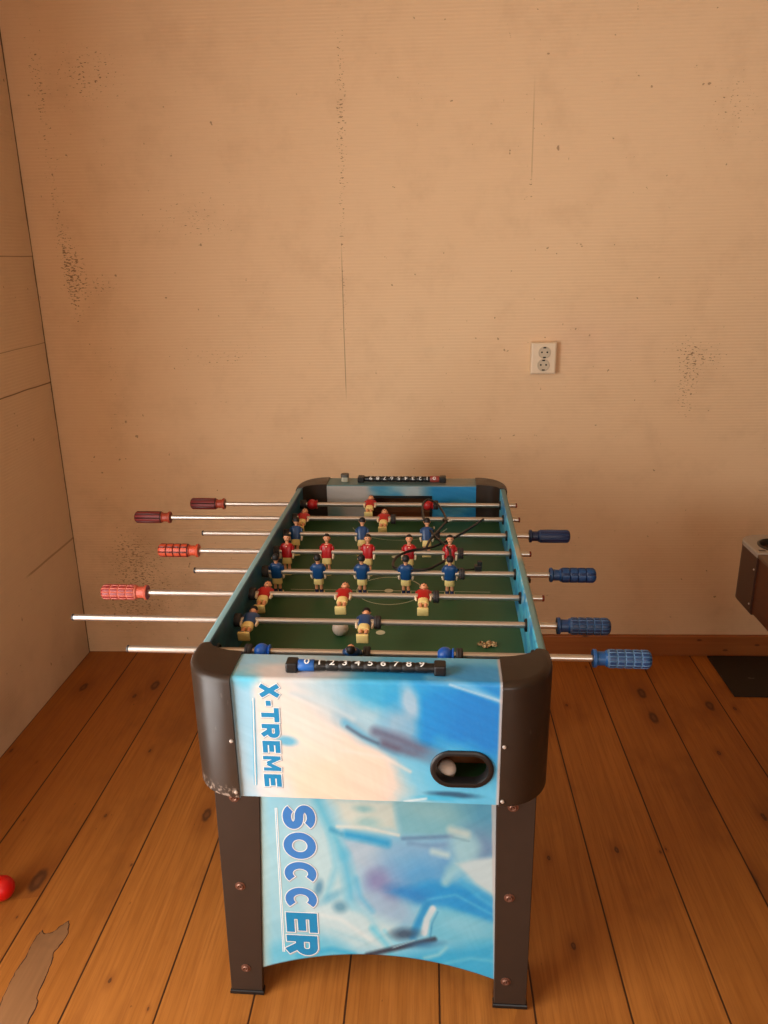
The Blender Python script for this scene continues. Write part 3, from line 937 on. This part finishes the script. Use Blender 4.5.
def player_mesh(red):
    """upright figure on the rod axis at the origin, facing -y"""
    bm = bmesh.new()
    SK,HA,SH,CR,SO,AR,EY = range(7)
    # shirt
    def S(z, rx, ry, cy=0, p=2.6, n=18): return selip(0,cy,z,rx,ry,n,p)
    loft(bm, [S(-.0145,.0122,.0086), S(-.010,.0130,.0090), S(0,.0140,.0096), S(.010,.0150,.0094), S(.0168,.0150,.0084), S(.0200,.0122,.0068), S(.0218,.0060,.0052)], SH)
    # neck, head
    loft(bm, [S(.020,.0042,.0042,0,2), S(.027,.0040,.0042,-.0003,2)], SK)
    hz = .0345
    def hd(z): 
        t = (z-hz)/.0103; k = math.sqrt(max(0,1-t*t)); return k
    zs = [hz+.0103*math.sin(a) for a in np.linspace(-1.35,1.45,10)]
    loft(bm, [selip(0,-.0006,z,.0078*hd(z)*(1-.10*max(0,(hz-z)/.0103)),.0086*hd(z),18,2.1) for z in zs], SK)
    # hair: shell on top and back
    hz2 = [hz+.0022+.0096*math.sin(a) for a in np.linspace(-.55,1.5,8)]
    rings = []
    for z in hz2:
        t = (z-hz-.0022)/.0096; k = math.sqrt(max(0,1-t*t))
        ring = []
        for i in range(18):
            a = 2*PI*i/18; y = .0093*k*math.sin(a); x = .0086*k*math.cos(a)
            lim = -.0090 if z > hz+.0050 else .0008
            if not red: lim = -.0052 if z > hz+.003 else .0000
            ring.append((x, max(y, lim*1.0)+.0006, z))
        rings.append(ring)
    loft(bm, rings, HA)
    # face
    for sx in (-1,1):
        box(bm, sx*.0029-.0010, sx*.0029+.0010, -.0094,-.0078, hz+.0005,hz+.0022, EY)
        loft(bm, [selip(sx*.0080,0,hz-.0022,.0008,.0013,8), selip(sx*.0085,0,hz,.0012,.0018,8), selip(sx*.0080,0,hz+.0022,.0008,.0013,8)], SK)
    loft(bm, [[(-.0011,-.0085,hz-.0018),(.0011,-.0085,hz-.0018),(.0008,-.0106,hz-.0015),(-.0008,-.0106,hz-.0015)],
              [(-.0005,-.0086,hz+.0015),(.0005,-.0086,hz+.0015),(.0004,-.0090,hz+.0015),(-.0004,-.0090,hz+.0015)]], SK)
    box(bm, -.0018,.0018,-.0089,-.0075,hz-.0050,hz-.0042,EY)
    # v-neck collar
    loft(bm, [[(-.0050,-.0066,.0205),(.0050,-.0066,.0205),(.004,-.004,.0215),(-.004,-.004,.0215)],[(-.0004,-.0096,.0125),(.0004,-.0096,.0125),(.0004,-.006,.013),(-.0004,-.006,.013)]], AR)
    # sleeves and arms held to the sides
    for sx in (-1,1):
        loft(bm, [selip(sx*.0150,0,.0145,.0030,.0048,12), selip(sx*.0152,0,.0100,.0034,.0052,12), selip(sx*.0154,0,.0040,.0032,.0048,12)], SH)
        loft(bm, [selip(sx*.0156,-.0005,.0048,.0033,.0046,12), selip(sx*.0163,-.0008,-.003,.0033,.0046,12), selip(sx*.0161,-.0012,-.0105,.0031,.0044,12), selip(sx*.0155,-.0016,-.0155,.0028,.0038,12), selip(sx*.0150,-.0016,-.0178,.0014,.0020,12)], AR)
    # shorts
    loft(bm, [S(-.0300,.0116,.0072), S(-.0285,.0120,.0078), S(-.020,.0116,.0082), S(-.013,.0108,.0080)], CR)
    # legs and shoes
    for sx in (-1,1):
        cx = sx*.0056
        loft(bm, [selip(cx,.0004,-.0460,.0034,.0036,12), selip(cx,.0008,-.0400,.0040,.0042,12), selip(cx,0,-.0340,.0036,.0040,12), selip(cx,0,-.0285,.0045,.0050,12)], SK)
        loft(bm, [selip(cx,-.0012,-.0528,.0046,.0072,12,2.6), selip(cx,-.0010,-.0500,.0047,.0070,12,2.6), selip(cx,.0004,-.0465,.0041,.0046,12), selip(cx,.0005,-.0432,.0040,.0043,12)], SO)
    # kicking block
    box(bm, -.0118,.0118,-.0095,.0095,-.0580,-.0520,CR,.0012)
    mats = [SKIN, HAIR, REDS if red else BLUS, CREAM, REDS if red else NAVY, SLEEVE, DARKEYE]
    o = obj('player', bm, mats, None, smooth=True, angle=50)
    return o

def handle_obj(cellm, groovem, nt=9, nr=5, collar=None):
    """grip along +x from the flange at 0 to .1045"""
    bm = bmesh.new()
    n = nt*6
    xs = []; rad = []
    prof = [(0,.0158,2),(.0012,.0166,2),(.0055,.0166,2),(.0070,.0150,2),(.0082,.0128,2),(.0215,.0126,2),(.0245,.0152,2)]
    g0, g1 = .026, .098
    seg = []
    cl = (g1-g0)/nr
    for k in range(nr):
        a = g0+k*cl
        seg += [(a+.0008,.0153,1),(a+.0022,.0170,0),(a+cl*.5,.0173,0),(a+cl-.0012,.0170,0)]
    prof += seg+[(g1+.0005,.0160,0),(.1015,.0135,0),(.1035,.0095,0),(.1045,.0040,0)]
    rings = []
    for (x,r,k) in prof:
        ring = []
        for i in range(n):
            a = 2*PI*i/n
            rr = r
            if k == 0 and i % 6 in (0,) : rr = r-.0017
            ring.append((x, rr*math.cos(a), rr*math.sin(a)))
        rings.append(ring)
    R = loft(bm, rings, 0)
    bm.faces.ensure_lookup_table()
    fi = 0
    for k in range(len(prof)-1):
        for i in range(n):
            f = bm.faces[fi]; fi += 1
            a, b = prof[k][2], prof[k+1][2]
            if a == 2 and b == 2: f.material_index = 2
            elif (a == 1 or b == 1) or (i % 6 in (0,5) and a == 0 and b == 0): f.material_index = 1
            else: f.material_index = 0
    return obj('handle', bm, [cellm, groovem, collar or cellm], None, smooth=True, angle=35)

def ring_bm():
    bm = bmesh.new()
    lathe_x(bm, [(-.0066,.0078),(-.0066,.0120),(-.0050,.0136),(-.0018,.0140),(-.0012,.0132),(.0012,.0132),(.0018,.0140),(.0050,.0136),(.0066,.0120),(.0066,.0078)], 28)
    return bm
def bumper_bm():
    bm = bmesh.new()
    pr = [(-.0150*math.cos(a), max(.0066,.0152*math.sin(a))) for a in np.linspace(.42, PI-.62, 14)]
    pr += [(.0128,.0120),(.0142,.0132),(.0160,.0132),(.0165,.0118)]
    lathe_x(bm, pr, 28); return bm
def cap_bm():
    bm = bmesh.new(); lathe_x(bm, [(-.0035,.0068),(-.0005,.0070),(.0008,.0064),(.0014,.0050)], 20); return bm

pl_proto = {True: player_mesh(True), False: player_mesh(False)}
ring_proto = obj('stop_ring', ring_bm(), M_RUBBER, None, smooth=True, angle=40)
bump_proto = {True: obj('ball_bumper', bumper_bm(), plain('bumper_red',(176,30,34),.35), None, smooth=True, angle=40),
              False: obj('ball_bumper', bumper_bm(), plain('bumper_blue',(24,92,190),.35), None, smooth=True, angle=40)}
M_RTIP = plain('red_end_plug',(120,40,26),.45); M_BTIP = plain('dark_end_plug',(50,44,42),.5)
cap_proto = {True: obj('rod_end_cap', cap_bm(), M_RTIP, None, smooth=True, angle=40), False: obj('rod_end_cap', cap_bm(), M_BTIP, None, smooth=True, angle=40)}
hd_dark = handle_obj(plain('handle_maroon',(118,36,34),.45), plain('groove_maroon',(62,18,18),.5), 9, 1, plain('collar_brick',(160,62,38),.45))  # grip tones below differ partly by shadow put into their colours
hd_oran = handle_obj(plain('handle_orange',(196,76,46),.42), plain('groove_brick',(96,28,18),.5), 8, 4)
hd_red = handle_obj(plain('handle_red',(138,38,38),.42), plain('groove_salmon',(196,104,84),.5), 13, 4, plain('collar_salmon',(190,84,62),.42))
hd_navy = handle_obj(plain('handle_navy',(18,38,76),.40), plain('groove_navy',(40,62,100),.45), 10, 1)
hd_blue = handle_obj(plain('handle_blue',(18,64,112),.40), plain('groove_blue',(10,40,80),.5), 6, 4)
hd_blu2 = handle_obj(plain('handle_deep_blue',(17,46,84),.40), plain('groove_pale_blue',(58,86,122),.45), 13, 5, plain('collar_blue',(18,62,112),.4))
hd_blu3 = handle_obj(plain('handle_mid_blue',(20,56,100),.40), plain('groove_sky',(80,114,150),.45), 13, 5, plain('collar_bright_blue',(18,82,144),.4))
used = set()
def put(src, parent, loc, rot=(0,0,0)):
    o = src if src.name not in used and src.parent is None else None
    if o is None:
        o = src.copy(); COL.objects.link(o)
    used.add(src.name)
    o.parent = parent; o.location = loc; o.rotation_euler = rot
    return o

RR = .0064
#      left end, right end, red?, tilt, men, ring xs, bumper xs, handle(left?), handle proto
RODS = {1:(-.521,.339,True,76,[-.087],[-.283,.106],[-.259,.082],'L',hd_dark),
        2:(-.643,.336,True,76,[-.264,-.037],[-.2865,-.0105],[],'L',hd_dark),
        3:(-.513,.349,False,24,[-.261,-.085,.085],[-.2855,.1125],[],'R',hd_navy),
        4:(-.484,.340,True,13,[-.26,-.16,-.058,.044,.144],[-.2855,.1705],[],'L',hd_oran),
        5:(-.456,.369,False,-3,[-.26,-.162,-.06,.042,.143],[-.2855,.1705],[],'R',hd_blue),
        6:(-.522,.341,True,80,[-.26,-.087,.086],[-.2865,.1130],[],'L',hd_red),
        7:(-.634,.351,False,82,[-.262,-.028],[-.2865,-.0025],[],'R',hd_blu2),
        8:(-.467,.398,False,-50,[-.038],[-.2335,.158,-.012],[-.209,.132],'R',hd_blu3)}
for i,(x0,x1,red,tilt,men,rings,bumps,side,hp) in RODS.items():
    bm = bmesh.new()
    xa, xb = x0, x1
    lathe_x(bm, [(xa,RR*.92),(xa+.0006,RR),(xb-.0006,RR),(xb,RR*.92)], 20)
    rod = obj('rod', bm, M_STEEL, table, (0,RY(i),ZR), smooth=True, angle=40)
    rod['label'] = ('steel rod with red players' if red else 'steel rod with blue players')
    f = math.radians(tilt)
    for x in men:
        R = Matrix.Rotation(-f,4,'X')
        if not red: R = R @ Matrix.Rotation(PI,4,'Z')
        put(pl_proto[red], rod, (x,0,0), R.to_euler())
    for x in rings: put(ring_proto, rod, (x,0,0))
    for k,x in enumerate(bumps): put(bump_proto[red], rod, (x,0,0), (0,0,0) if True else (0,0,PI))
    if side == 'L':
        put(hp, rod, (x0,0,0), (random.uniform(0,1),0,PI)); put(cap_proto[True], rod, (x1,0,0))
    else:
        put(hp, rod, (x1,0,0), (random.uniform(0,1),0,0)); put(cap_proto[False], rod, (x0,0,0), (0,0,PI))
for p in [hd_blue]: p['label'] = 'bright blue grip with square blocks'
hd_oran['label'] = 'orange grip with square blocks'

# ------------------------------------------------------------------ loose things on the table
TM = Matrix.Rotation(TR,4,'Z')
def tp(x,y,z): return tuple(TM @ Vector((x,y,z)))
def sphere_bm(r, u=32, v=20):
    bm = bmesh.new(); bmesh.ops.create_uvsphere(bm, u_segments=u, v_segments=v, radius=r); return bm
BR = .0172
o = obj('ball', sphere_bm(BR), M_BALL, None, tp(-.089,.357,ZF+BR), smooth=True)
tag(o, 'cream ball lying on the green playfield near the blue defenders', 'ball')
o = obj('ball', sphere_bm(BR), M_BALL, None, tp(HOLE[0]-.026,(.032),HOLE[1]-.0422+BR), smooth=True)
tag(o, 'cream ball resting inside the oval ball return hole of the end board', 'ball')

# crumpled tan leaf
bm = bmesh.new(); rl = random.Random(5)
nx, ny = 14, 7; G = []
for i in range(nx):
    row = []
    for j in range(ny):
        x = -.020+.040*i/(nx-1); wd = .0095*math.sin(PI*(i+.8)/(nx+.6))+.002
        y = (j/(ny-1)-.5)*2*wd + .003*math.sin(i*.9)
        row.append(bm.verts.new((x, y, .0035+rl.uniform(-.0025,.0045))))
    G.append(row)
for i in range(nx-1):
    for j in range(ny-1):
        if rl.random() < .16: continue
        bm.faces.new((G[i][j],G[i+1][j],G[i+1][j+1],G[i][j+1]))
n_ = NT('dry_leaf'); g = n_.noise(n_.pos()[0], 160, 3)
n_.out(n_.mix(n_.smooth(g,.4,.6), (.16,.07,.02), (.72,.50,.24)), .6)
o = obj('dry_leaf', bm, n_.m, None, tp(.2185,.322,ZF))
o.rotation_euler = (0,0,.12)
md = o.modifiers.new('thickness','SOLIDIFY'); md.thickness = .0008
tag(o, 'crumpled tan dry leaf lying on the playfield by the printed side board', 'leaf')

# little jar on the far ledge
jar = empty('small_jar', tp(-.1735,1.158,H), TR)
tag(jar, 'small clear squat jar with dark lid standing on the far ledge', 'jar')
n_ = NT('jar_plastic'); n_.out((.62,.60,.46), .25, 0, .5); n_.b.inputs['Transmission Weight'].default_value = .45
n_.L.new(n_.mix(n_.noise(n_.pos()[0],90,2),(.55,.55,.42),(.70,.68,.52)), n_.b.inputs['Base Color'])
bm = bmesh.new()
loft(bm, [selip(0,0,z,r,r,24,3.2) for z,r in ((0,.0105),(.0015,.0120),(.014,.0122),(.0155,.0116))]); obj('jar_body', bm, n_.m, jar, smooth=True, angle=40)
bm = bmesh.new()
loft(bm, [selip(0,0,z,r,r,24,3.2) for z,r in ((.0155,.0122),(.0225,.0124),(.024,.0115))]); obj('jar_lid', bm, plain('grey_lid',(74,72,66),.5), jar, smooth=True, angle=40)

# black cable lying over the rods
CPTS = [(0.2544,0.8870,0.8559),(0.2147,0.8155,0.8559),(0.1812,0.7593,0.8559),(0.1534,0.7208,0.8559),(0.1266,0.6891,0.8559),(0.1043,0.6691,0.8559),(0.0749,0.6601,0.8559),(0.0484,0.6399,0.8559),(0.0301,0.6111,0.8559),(0.0225,0.5796,0.8559),(0.0255,0.5479,0.8559),(0.0422,0.5338,0.8559),(0.0721,0.5318,0.8559),(0.1042,0.5375,0.8559),(0.1251,0.5622,0.8559),(0.1431,0.5870,0.8559),(0.1566,0.6088,0.8599),(0.1551,0.6443,0.8639),(0.1390,0.6936,0.8619),(0.1196,0.7489,0.8599),(0.1043,0.8132,0.8599),(0.0935,0.8775,0.8599),(0.0893,0.9427,0.8639),(0.0911,0.9892,0.8679),(0.1030,1.0175,0.8699),(0.1173,1.0093,0.8689),(0.1328,0.9815,0.8659),(0.1475,0.9225,0.8619),(0.1527,0.8613,0.8599),(0.1385,0.8095,0.8599),(0.1209,0.7472,0.8619),(0.1080,0.7092,0.8599),(0.1006,0.6616,0.8609)]
pts = [Vector(p) for p in CPTS]      # over the rods, round the far bumper and back
cable = empty('cable', pts[0])
tag(cable, 'thin black cable looped over the steel rods around the red bumper at the far goal', 'cable')
inv = Vector(pts[0])
bm = bmesh.new(); tube(bm, [p-inv for p in catmull(pts, 8)], .0032, 10)
obj('cord', bm, M_BLACK, cable, smooth=True, angle=60)
q = Vector((0.1528,0.8653,0.8599))-inv
bm = bmesh.new(); box(bm, -.0065,.0065,-.010,.010,-.004,.004,0,.002)
pg = obj('plug', bm, M_BLACK, cable, tuple(q)); pg.rotation_euler = (0,0,.5)
bm = bmesh.new()
for dx, dy in ((-.006,.010),(.005,-.012)):
    box(bm, dx-.006,dx+.006,dy-.0022,dy+.0022,.0005,.0045,0,.001)
pp = obj('cable_tie', bm, M_WHITE, pg)
bm = bmesh.new(); box(bm, -.0012,.0012,-.010,.010,-.001,.001); q2 = Vector((0.1201,0.8055,0.8599))-inv
obj('reflection_bar', bm, M_STEEL, cable, tuple(q2))  # thin steel bar modelled in place of a bright reflection
# clip
q = Vector((0.2189,0.5420,0.8585))
clip = empty('cable_clip', (q.x,q.y,ZR+RR-.001), .1)
tag(clip, 'small black plastic clip sitting on a rod beside the printed side board', 'clip')
bm = bmesh.new(); box(bm,-.008,.008,-.008,.008,0,.013,0,.002); box(bm,-.0015,.0085,-.006,.006,.011,.023,0,.002); obj('clip_body', bm, M_BLACK, clip)
bm = bmesh.new(); tube(bm, [(-.006,0,.003),(-.03,.001,.0015),(-.058,.000,.0032)], .0018, 8); obj('clip_shadow_line', bm, M_BLACK, clip, smooth=True)  # thin black tube stands in for the shadow line beside the clip

# ------------------------------------------------------------------ wall outlet
outlet = empty('wall_outlet', (.512, YWX(.512), 1.183))
tag(outlet, 'cream double wall socket mounted on the ribbed wallpaper', 'wall socket')
M_OUT = plain('socket_cream',(226,206,176),.45,0,.5,.05); M_CUP = plain('socket_cup',(196,180,154),.5); M_PIN = plain('socket_hole',(26,20,16),.7)
bm = bmesh.new()
for (z0,z1) in ((-.0555,.0555),):
    loft(bm, [[(x,y,z) for x,z in ((-.0445-g,z0-g),(.0445+g,z0-g),(.0445+g,z1+g),(-.0445-g,z1+g))] for y,g in ((0,0),(-.022,0),(-.0262,-.002),(-.028,-.006))])
bmesh.ops.recalc_face_normals(bm, faces=bm.faces)
obj('socket_plate', bm, M_OUT, outlet)
for (cx,cz) in ((.002,.0205),(.000,-.0235)):
    bm = bmesh.new()
    n=28
    def ring(r,y): return [(cx+r*math.cos(2*PI*i/n), y, cz+r*math.sin(2*PI*i/n)) for i in range(n)]
    loft(bm, [ring(.0215,-.0279),ring(.0215,-.0302),ring(.0195,-.0305),ring(.0190,-.0284),ring(.004,-.0283)])
    bmesh.ops.recalc_face_normals(bm, faces=bm.faces)
    so = obj('socket_cup', bm, M_CUP, outlet, smooth=True, angle=30)
    bm = bmesh.new()
    for dx in (-.0093,.0093):
        lathe_y(bm, [(-.0291,.0032),(-.0283,.0032)], 14, 0, (cx+dx,0,cz+.001))
    for dz in (-.0168,.0168): box(bm, cx-.005,cx+.005,-.0296,-.0283,cz+dz-.0022,cz+dz+.0022)
    # arc of the recess that stays unlit is left to the renderer
    obj('socket_holes', bm, M_PIN, so)

# ------------------------------------------------------------------ pool table at the edge of the picture
ZP = .735
pool = empty('pool_table', (1.015,1.06,0))
tag(pool, 'brown pool table with grey corner top and black pocket by the wall', 'pool table')
PX, PY0, PY1, PW = 0.0, -1.55, .022, .78
def pool_wood():
    n = NT('pool_table_laminate'); P,x,y,z = n.pos()
    g = n.noise(n.comb(n.mul(x,8.0), n.mul(y,5.0), n.mul(z,60.0)), 1.0, 4)
    return n.out(n.mix(g,(.055,.014,.004),(.105,.028,.008)), .45, 0, .4)
M_PW = pool_wood(); M_PCAP = plain('pool_corner_brown',(62,36,24),.45,0,.5,.12); M_PTOP = plain('pool_corner_grey',(150,138,124),.45); M_PRAIL = plain('pool_rail_top',(96,70,50),.45)
# body
bm = bmesh.new(); box(bm, .004, PW-.004, PY0, -.131, ZP-.174, ZP-.006, 0, .002); obj('apron', bm, M_PW, pool)
bm = bmesh.new(); box(bm, -.001, .075, PY0, -.131, ZP-.006, ZP+.004, 0, .002); box(bm, PW-.075, PW+.001, PY0, -.131, ZP-.006, ZP+.004, 0, .002); box(bm, .12, PW-.12, -.055, .018, ZP-.006, ZP+.004,0,.002); obj('rail', bm, M_PRAIL, pool)
bm = bmesh.new(); box(bm, .12, PW-.12, -.05, .014, ZP-.174, ZP-.006, 0, .002); obj('apron', bm, M_PW, pool)
bm = bmesh.new(); box(bm, .075, PW-.075, PY0+.075, -.055, ZP-.03, ZP-.012); obj('pool_cloth', bm, plain('pool_cloth_green',(30,84,52),.9), pool)
def pool_corner(mx):
    def fx(x): return x if mx > 0 else PW-x
    def outl(g):
        o = [(0-g,-.131),(0-g,-.035)]
        for k in range(1,9):
            a = k/8*PI/2; o.append((.06-(.06+g)*math.cos(a), -.035+(.057+g)*math.sin(a)))
        o += [(.125,.022+g),(.125,-.131)]
        return o
    def ring(z,g):
        r = [(fx(x),y,z) for x,y in outl(g)]; return r if mx < 0 else r
    bm = bmesh.new(); loft(bm, [ring(ZP-.180,-.004), ring(ZP-.174,.001), ring(ZP-.006,.001)])
    bmesh.ops.recalc_face_normals(bm, faces=bm.faces)
    o = obj('corner_casting', bm, M_PCAP, pool, smooth=True, angle=35)
    for z in (ZP-.045,ZP-.150):
        b = bmesh.new(); lathe_x(b, [(-.0035,.0015),(-.002,.003),(.003,.003)],12); obj('screw', b, M_SCREW, o, (fx(0),-.121,z))
    # grey top with a round pocket in it
    pc = (.081,-.072); pr = .056
    ol = outl(.002)
    dense = []
    for i in range(len(ol)):
        a,b = ol[i], ol[(i+1)%len(ol)]
        for k in range(6): dense.append((a[0]+(b[0]-a[0])*k/6, a[1]+(b[1]-a[1])*k/6))
    circ = []
    for (x,y) in dense:
        a = math.atan2(y-pc[1], x-pc[0]); circ.append((pc[0]+pr*math.cos(a), pc[1]+pr*math.sin(a)))
    bm = bmesh.new()
    R = lambda pts,z: [(fx(x),y,z) for x,y in pts]
    loft(bm, [R(dense,ZP-.006), R(dense,ZP+.004), R([(x+(pc[0]-x)*.04,y+(pc[1]-y)*.04) for x,y in dense],ZP+.007), R(circ,ZP+.007), R(circ,ZP-.006)], cap=False)
    bmesh.ops.recalc_face_normals(bm, faces=bm.faces)
    obj('corner_top', bm, M_PTOP, pool, smooth=True, angle=35)
    bm = bmesh.new()
    c = (fx(pc[0]),pc[1],0)
    lathe_z(bm, [(ZP-.075,.010),(ZP-.07,.030),(ZP-.02,.046),(ZP+.0075,.049),(ZP+.0105,.052),(ZP+.0085,.0575),(ZP+.006,.0575)], 32, 0, c)
    bm.faces.ensure_lookup_table()
    bmesh.ops.delete(bm, geom=[f for f in bm.faces if len(f.verts) > 6 and f.calc_center_median().z > ZP-.05], context='FACES')
    obj('pocket_liner', bm, M_BLACK, pool, smooth=True, angle=60)
    if mx > 0:
        bm = bmesh.new(); box(bm, .010,.028,-.114,-.104,ZP+.0068,ZP+.0076,0); obj('inlay_mark', bm, plain('dark_inlay',(60,50,42),.5), pool)
    return o
pool_corner(1); pool_corner(-1)
for (lx,ly) in ((.06,-.46),(PW-.06,-.46),(.06,-1.40),(PW-.06,-1.40)):
    bm = bmesh.new(); loft(bm, [[(lx+a*s,ly+b*s,z) for a,b in ((-1,-1),(1,-1),(1,1),(-1,1))] for z,s in ((.028,.030),(ZP-.16,.040))])
    lg = obj('leg', bm, M_PCAP, pool)
    bm = bmesh.new(); lathe_z(bm, [(0,.034),(.004,.038),(.020,.038),(.027,.030),(.030,.022)], 24, 0, (lx,ly,0)); obj('leg_foot', bm, M_BLACK, lg, smooth=True, angle=40)

# mat and red ball on the floor
bm = bmesh.new(); box(bm, 1.212, 1.95, 1.392, 1.686, 0, .006, 0, .0015)
n_ = NT('dark_mat'); g = n_.noise(n_.pos()[0], 260, 2); d_ = n_.smooth(n_.noise(n_.pos()[0], 22, 2),.70,.73)
n_.out(n_.mix(n_.mul(d_,.35), n_.mix(g,(.016,.011,.008),(.034,.024,.017)), (.3,.27,.22)), .6, 0, .3)
mat_o = obj('floor_mat', bm, n_.m)
tag(mat_o, 'flat dark floor mat lying against the baseboard under the pool table', 'mat')
RB = .031
rb = obj('red_ball', sphere_bm(RB), plain('red_plastic',(206,14,10),.4), None, (-.979,.396,RB), smooth=True)
tag(rb, 'small bright red plastic ball on the floor boards', 'ball')

# ------------------------------------------------------------------ camera
F_, YAW, PITCH, ROLL = 773.964, -.0592339, .324473, .018645
CAM = Vector((.102995,-1.111073,1.55))
fw = Vector((math.sin(YAW)*math.cos(PITCH), math.cos(YAW)*math.cos(PITCH), -math.sin(PITCH)))
rt = Vector((math.cos(YAW),-math.sin(YAW),0)); dn = fw.cross(rt)
r2 = rt*math.cos(ROLL)+dn*math.sin(ROLL); d2 = -rt*math.sin(ROLL)+dn*math.cos(ROLL)
cam = bpy.data.cameras.new('camera'); co = bpy.data.objects.new('camera', cam); COL.objects.link(co)
cam.sensor_fit = 'VERTICAL'; cam.sensor_height = 24; cam.lens = F_/1024*24; cam.clip_start = .02
Rm = Matrix((r2, -d2, -fw)).transposed()
co.matrix_world = Matrix.Translation(CAM) @ Rm.to_4x4()
scene.camera = co

# ------------------------------------------------------------------ light: daylight through the glazed door, added rear fill, dim room bounce
def area(name, loc, rot, sx, sy, power, col):
    l = bpy.data.lights.new(name,'AREA'); l.shape = 'RECTANGLE'; l.size = sx; l.size_y = sy; l.energy = power; l.color = col
    o = bpy.data.objects.new(name,l); o.location = loc; o.rotation_euler = rot; COL.objects.link(o); return o
area('door_daylight', (XW-TW+.01, (DY0+DY1)/2, DZ1/2+.03), (0,-PI/2,0), DZ1-.06, DY1-DY0-.04, 97, (1,.98,.95))
area('rear_fill_light', (.9, YB+.05, 1.45), (PI/2,0,0), 1.6, 1.5, 40, (1,.97,.93))  # added fill lamp before the solid rear wall, lifts the shadowed side
w = bpy.data.worlds.new('sky'); scene.world = w; w.use_nodes = True
bg = w.node_tree.nodes['Background']
sky = w.node_tree.nodes.new('ShaderNodeTexSky'); sky.sky_type = 'HOSEK_WILKIE'; sky.sun_direction = (.3,.6,.5); sky.turbidity = 4
w.node_tree.links.new(sky.outputs[0], bg.inputs[0]); bg.inputs[1].default_value = .6

vs = scene.view_settings
vs.view_transform = 'Standard'; vs.look = 'None'; vs.gamma = 1; vs.exposure = 0.0; vs.use_curve_mapping = False
scene.cycles.max_bounces = 8; scene.cycles.diffuse_bounces = 5; scene.cycles.glossy_bounces = 4; scene.cycles.transmission_bounces = 4
scene.cycles.sample_clamp_indirect = 6; scene.cycles.use_denoising = True; scene.cycles.caustics_reflective = False; scene.cycles.caustics_refractive = False
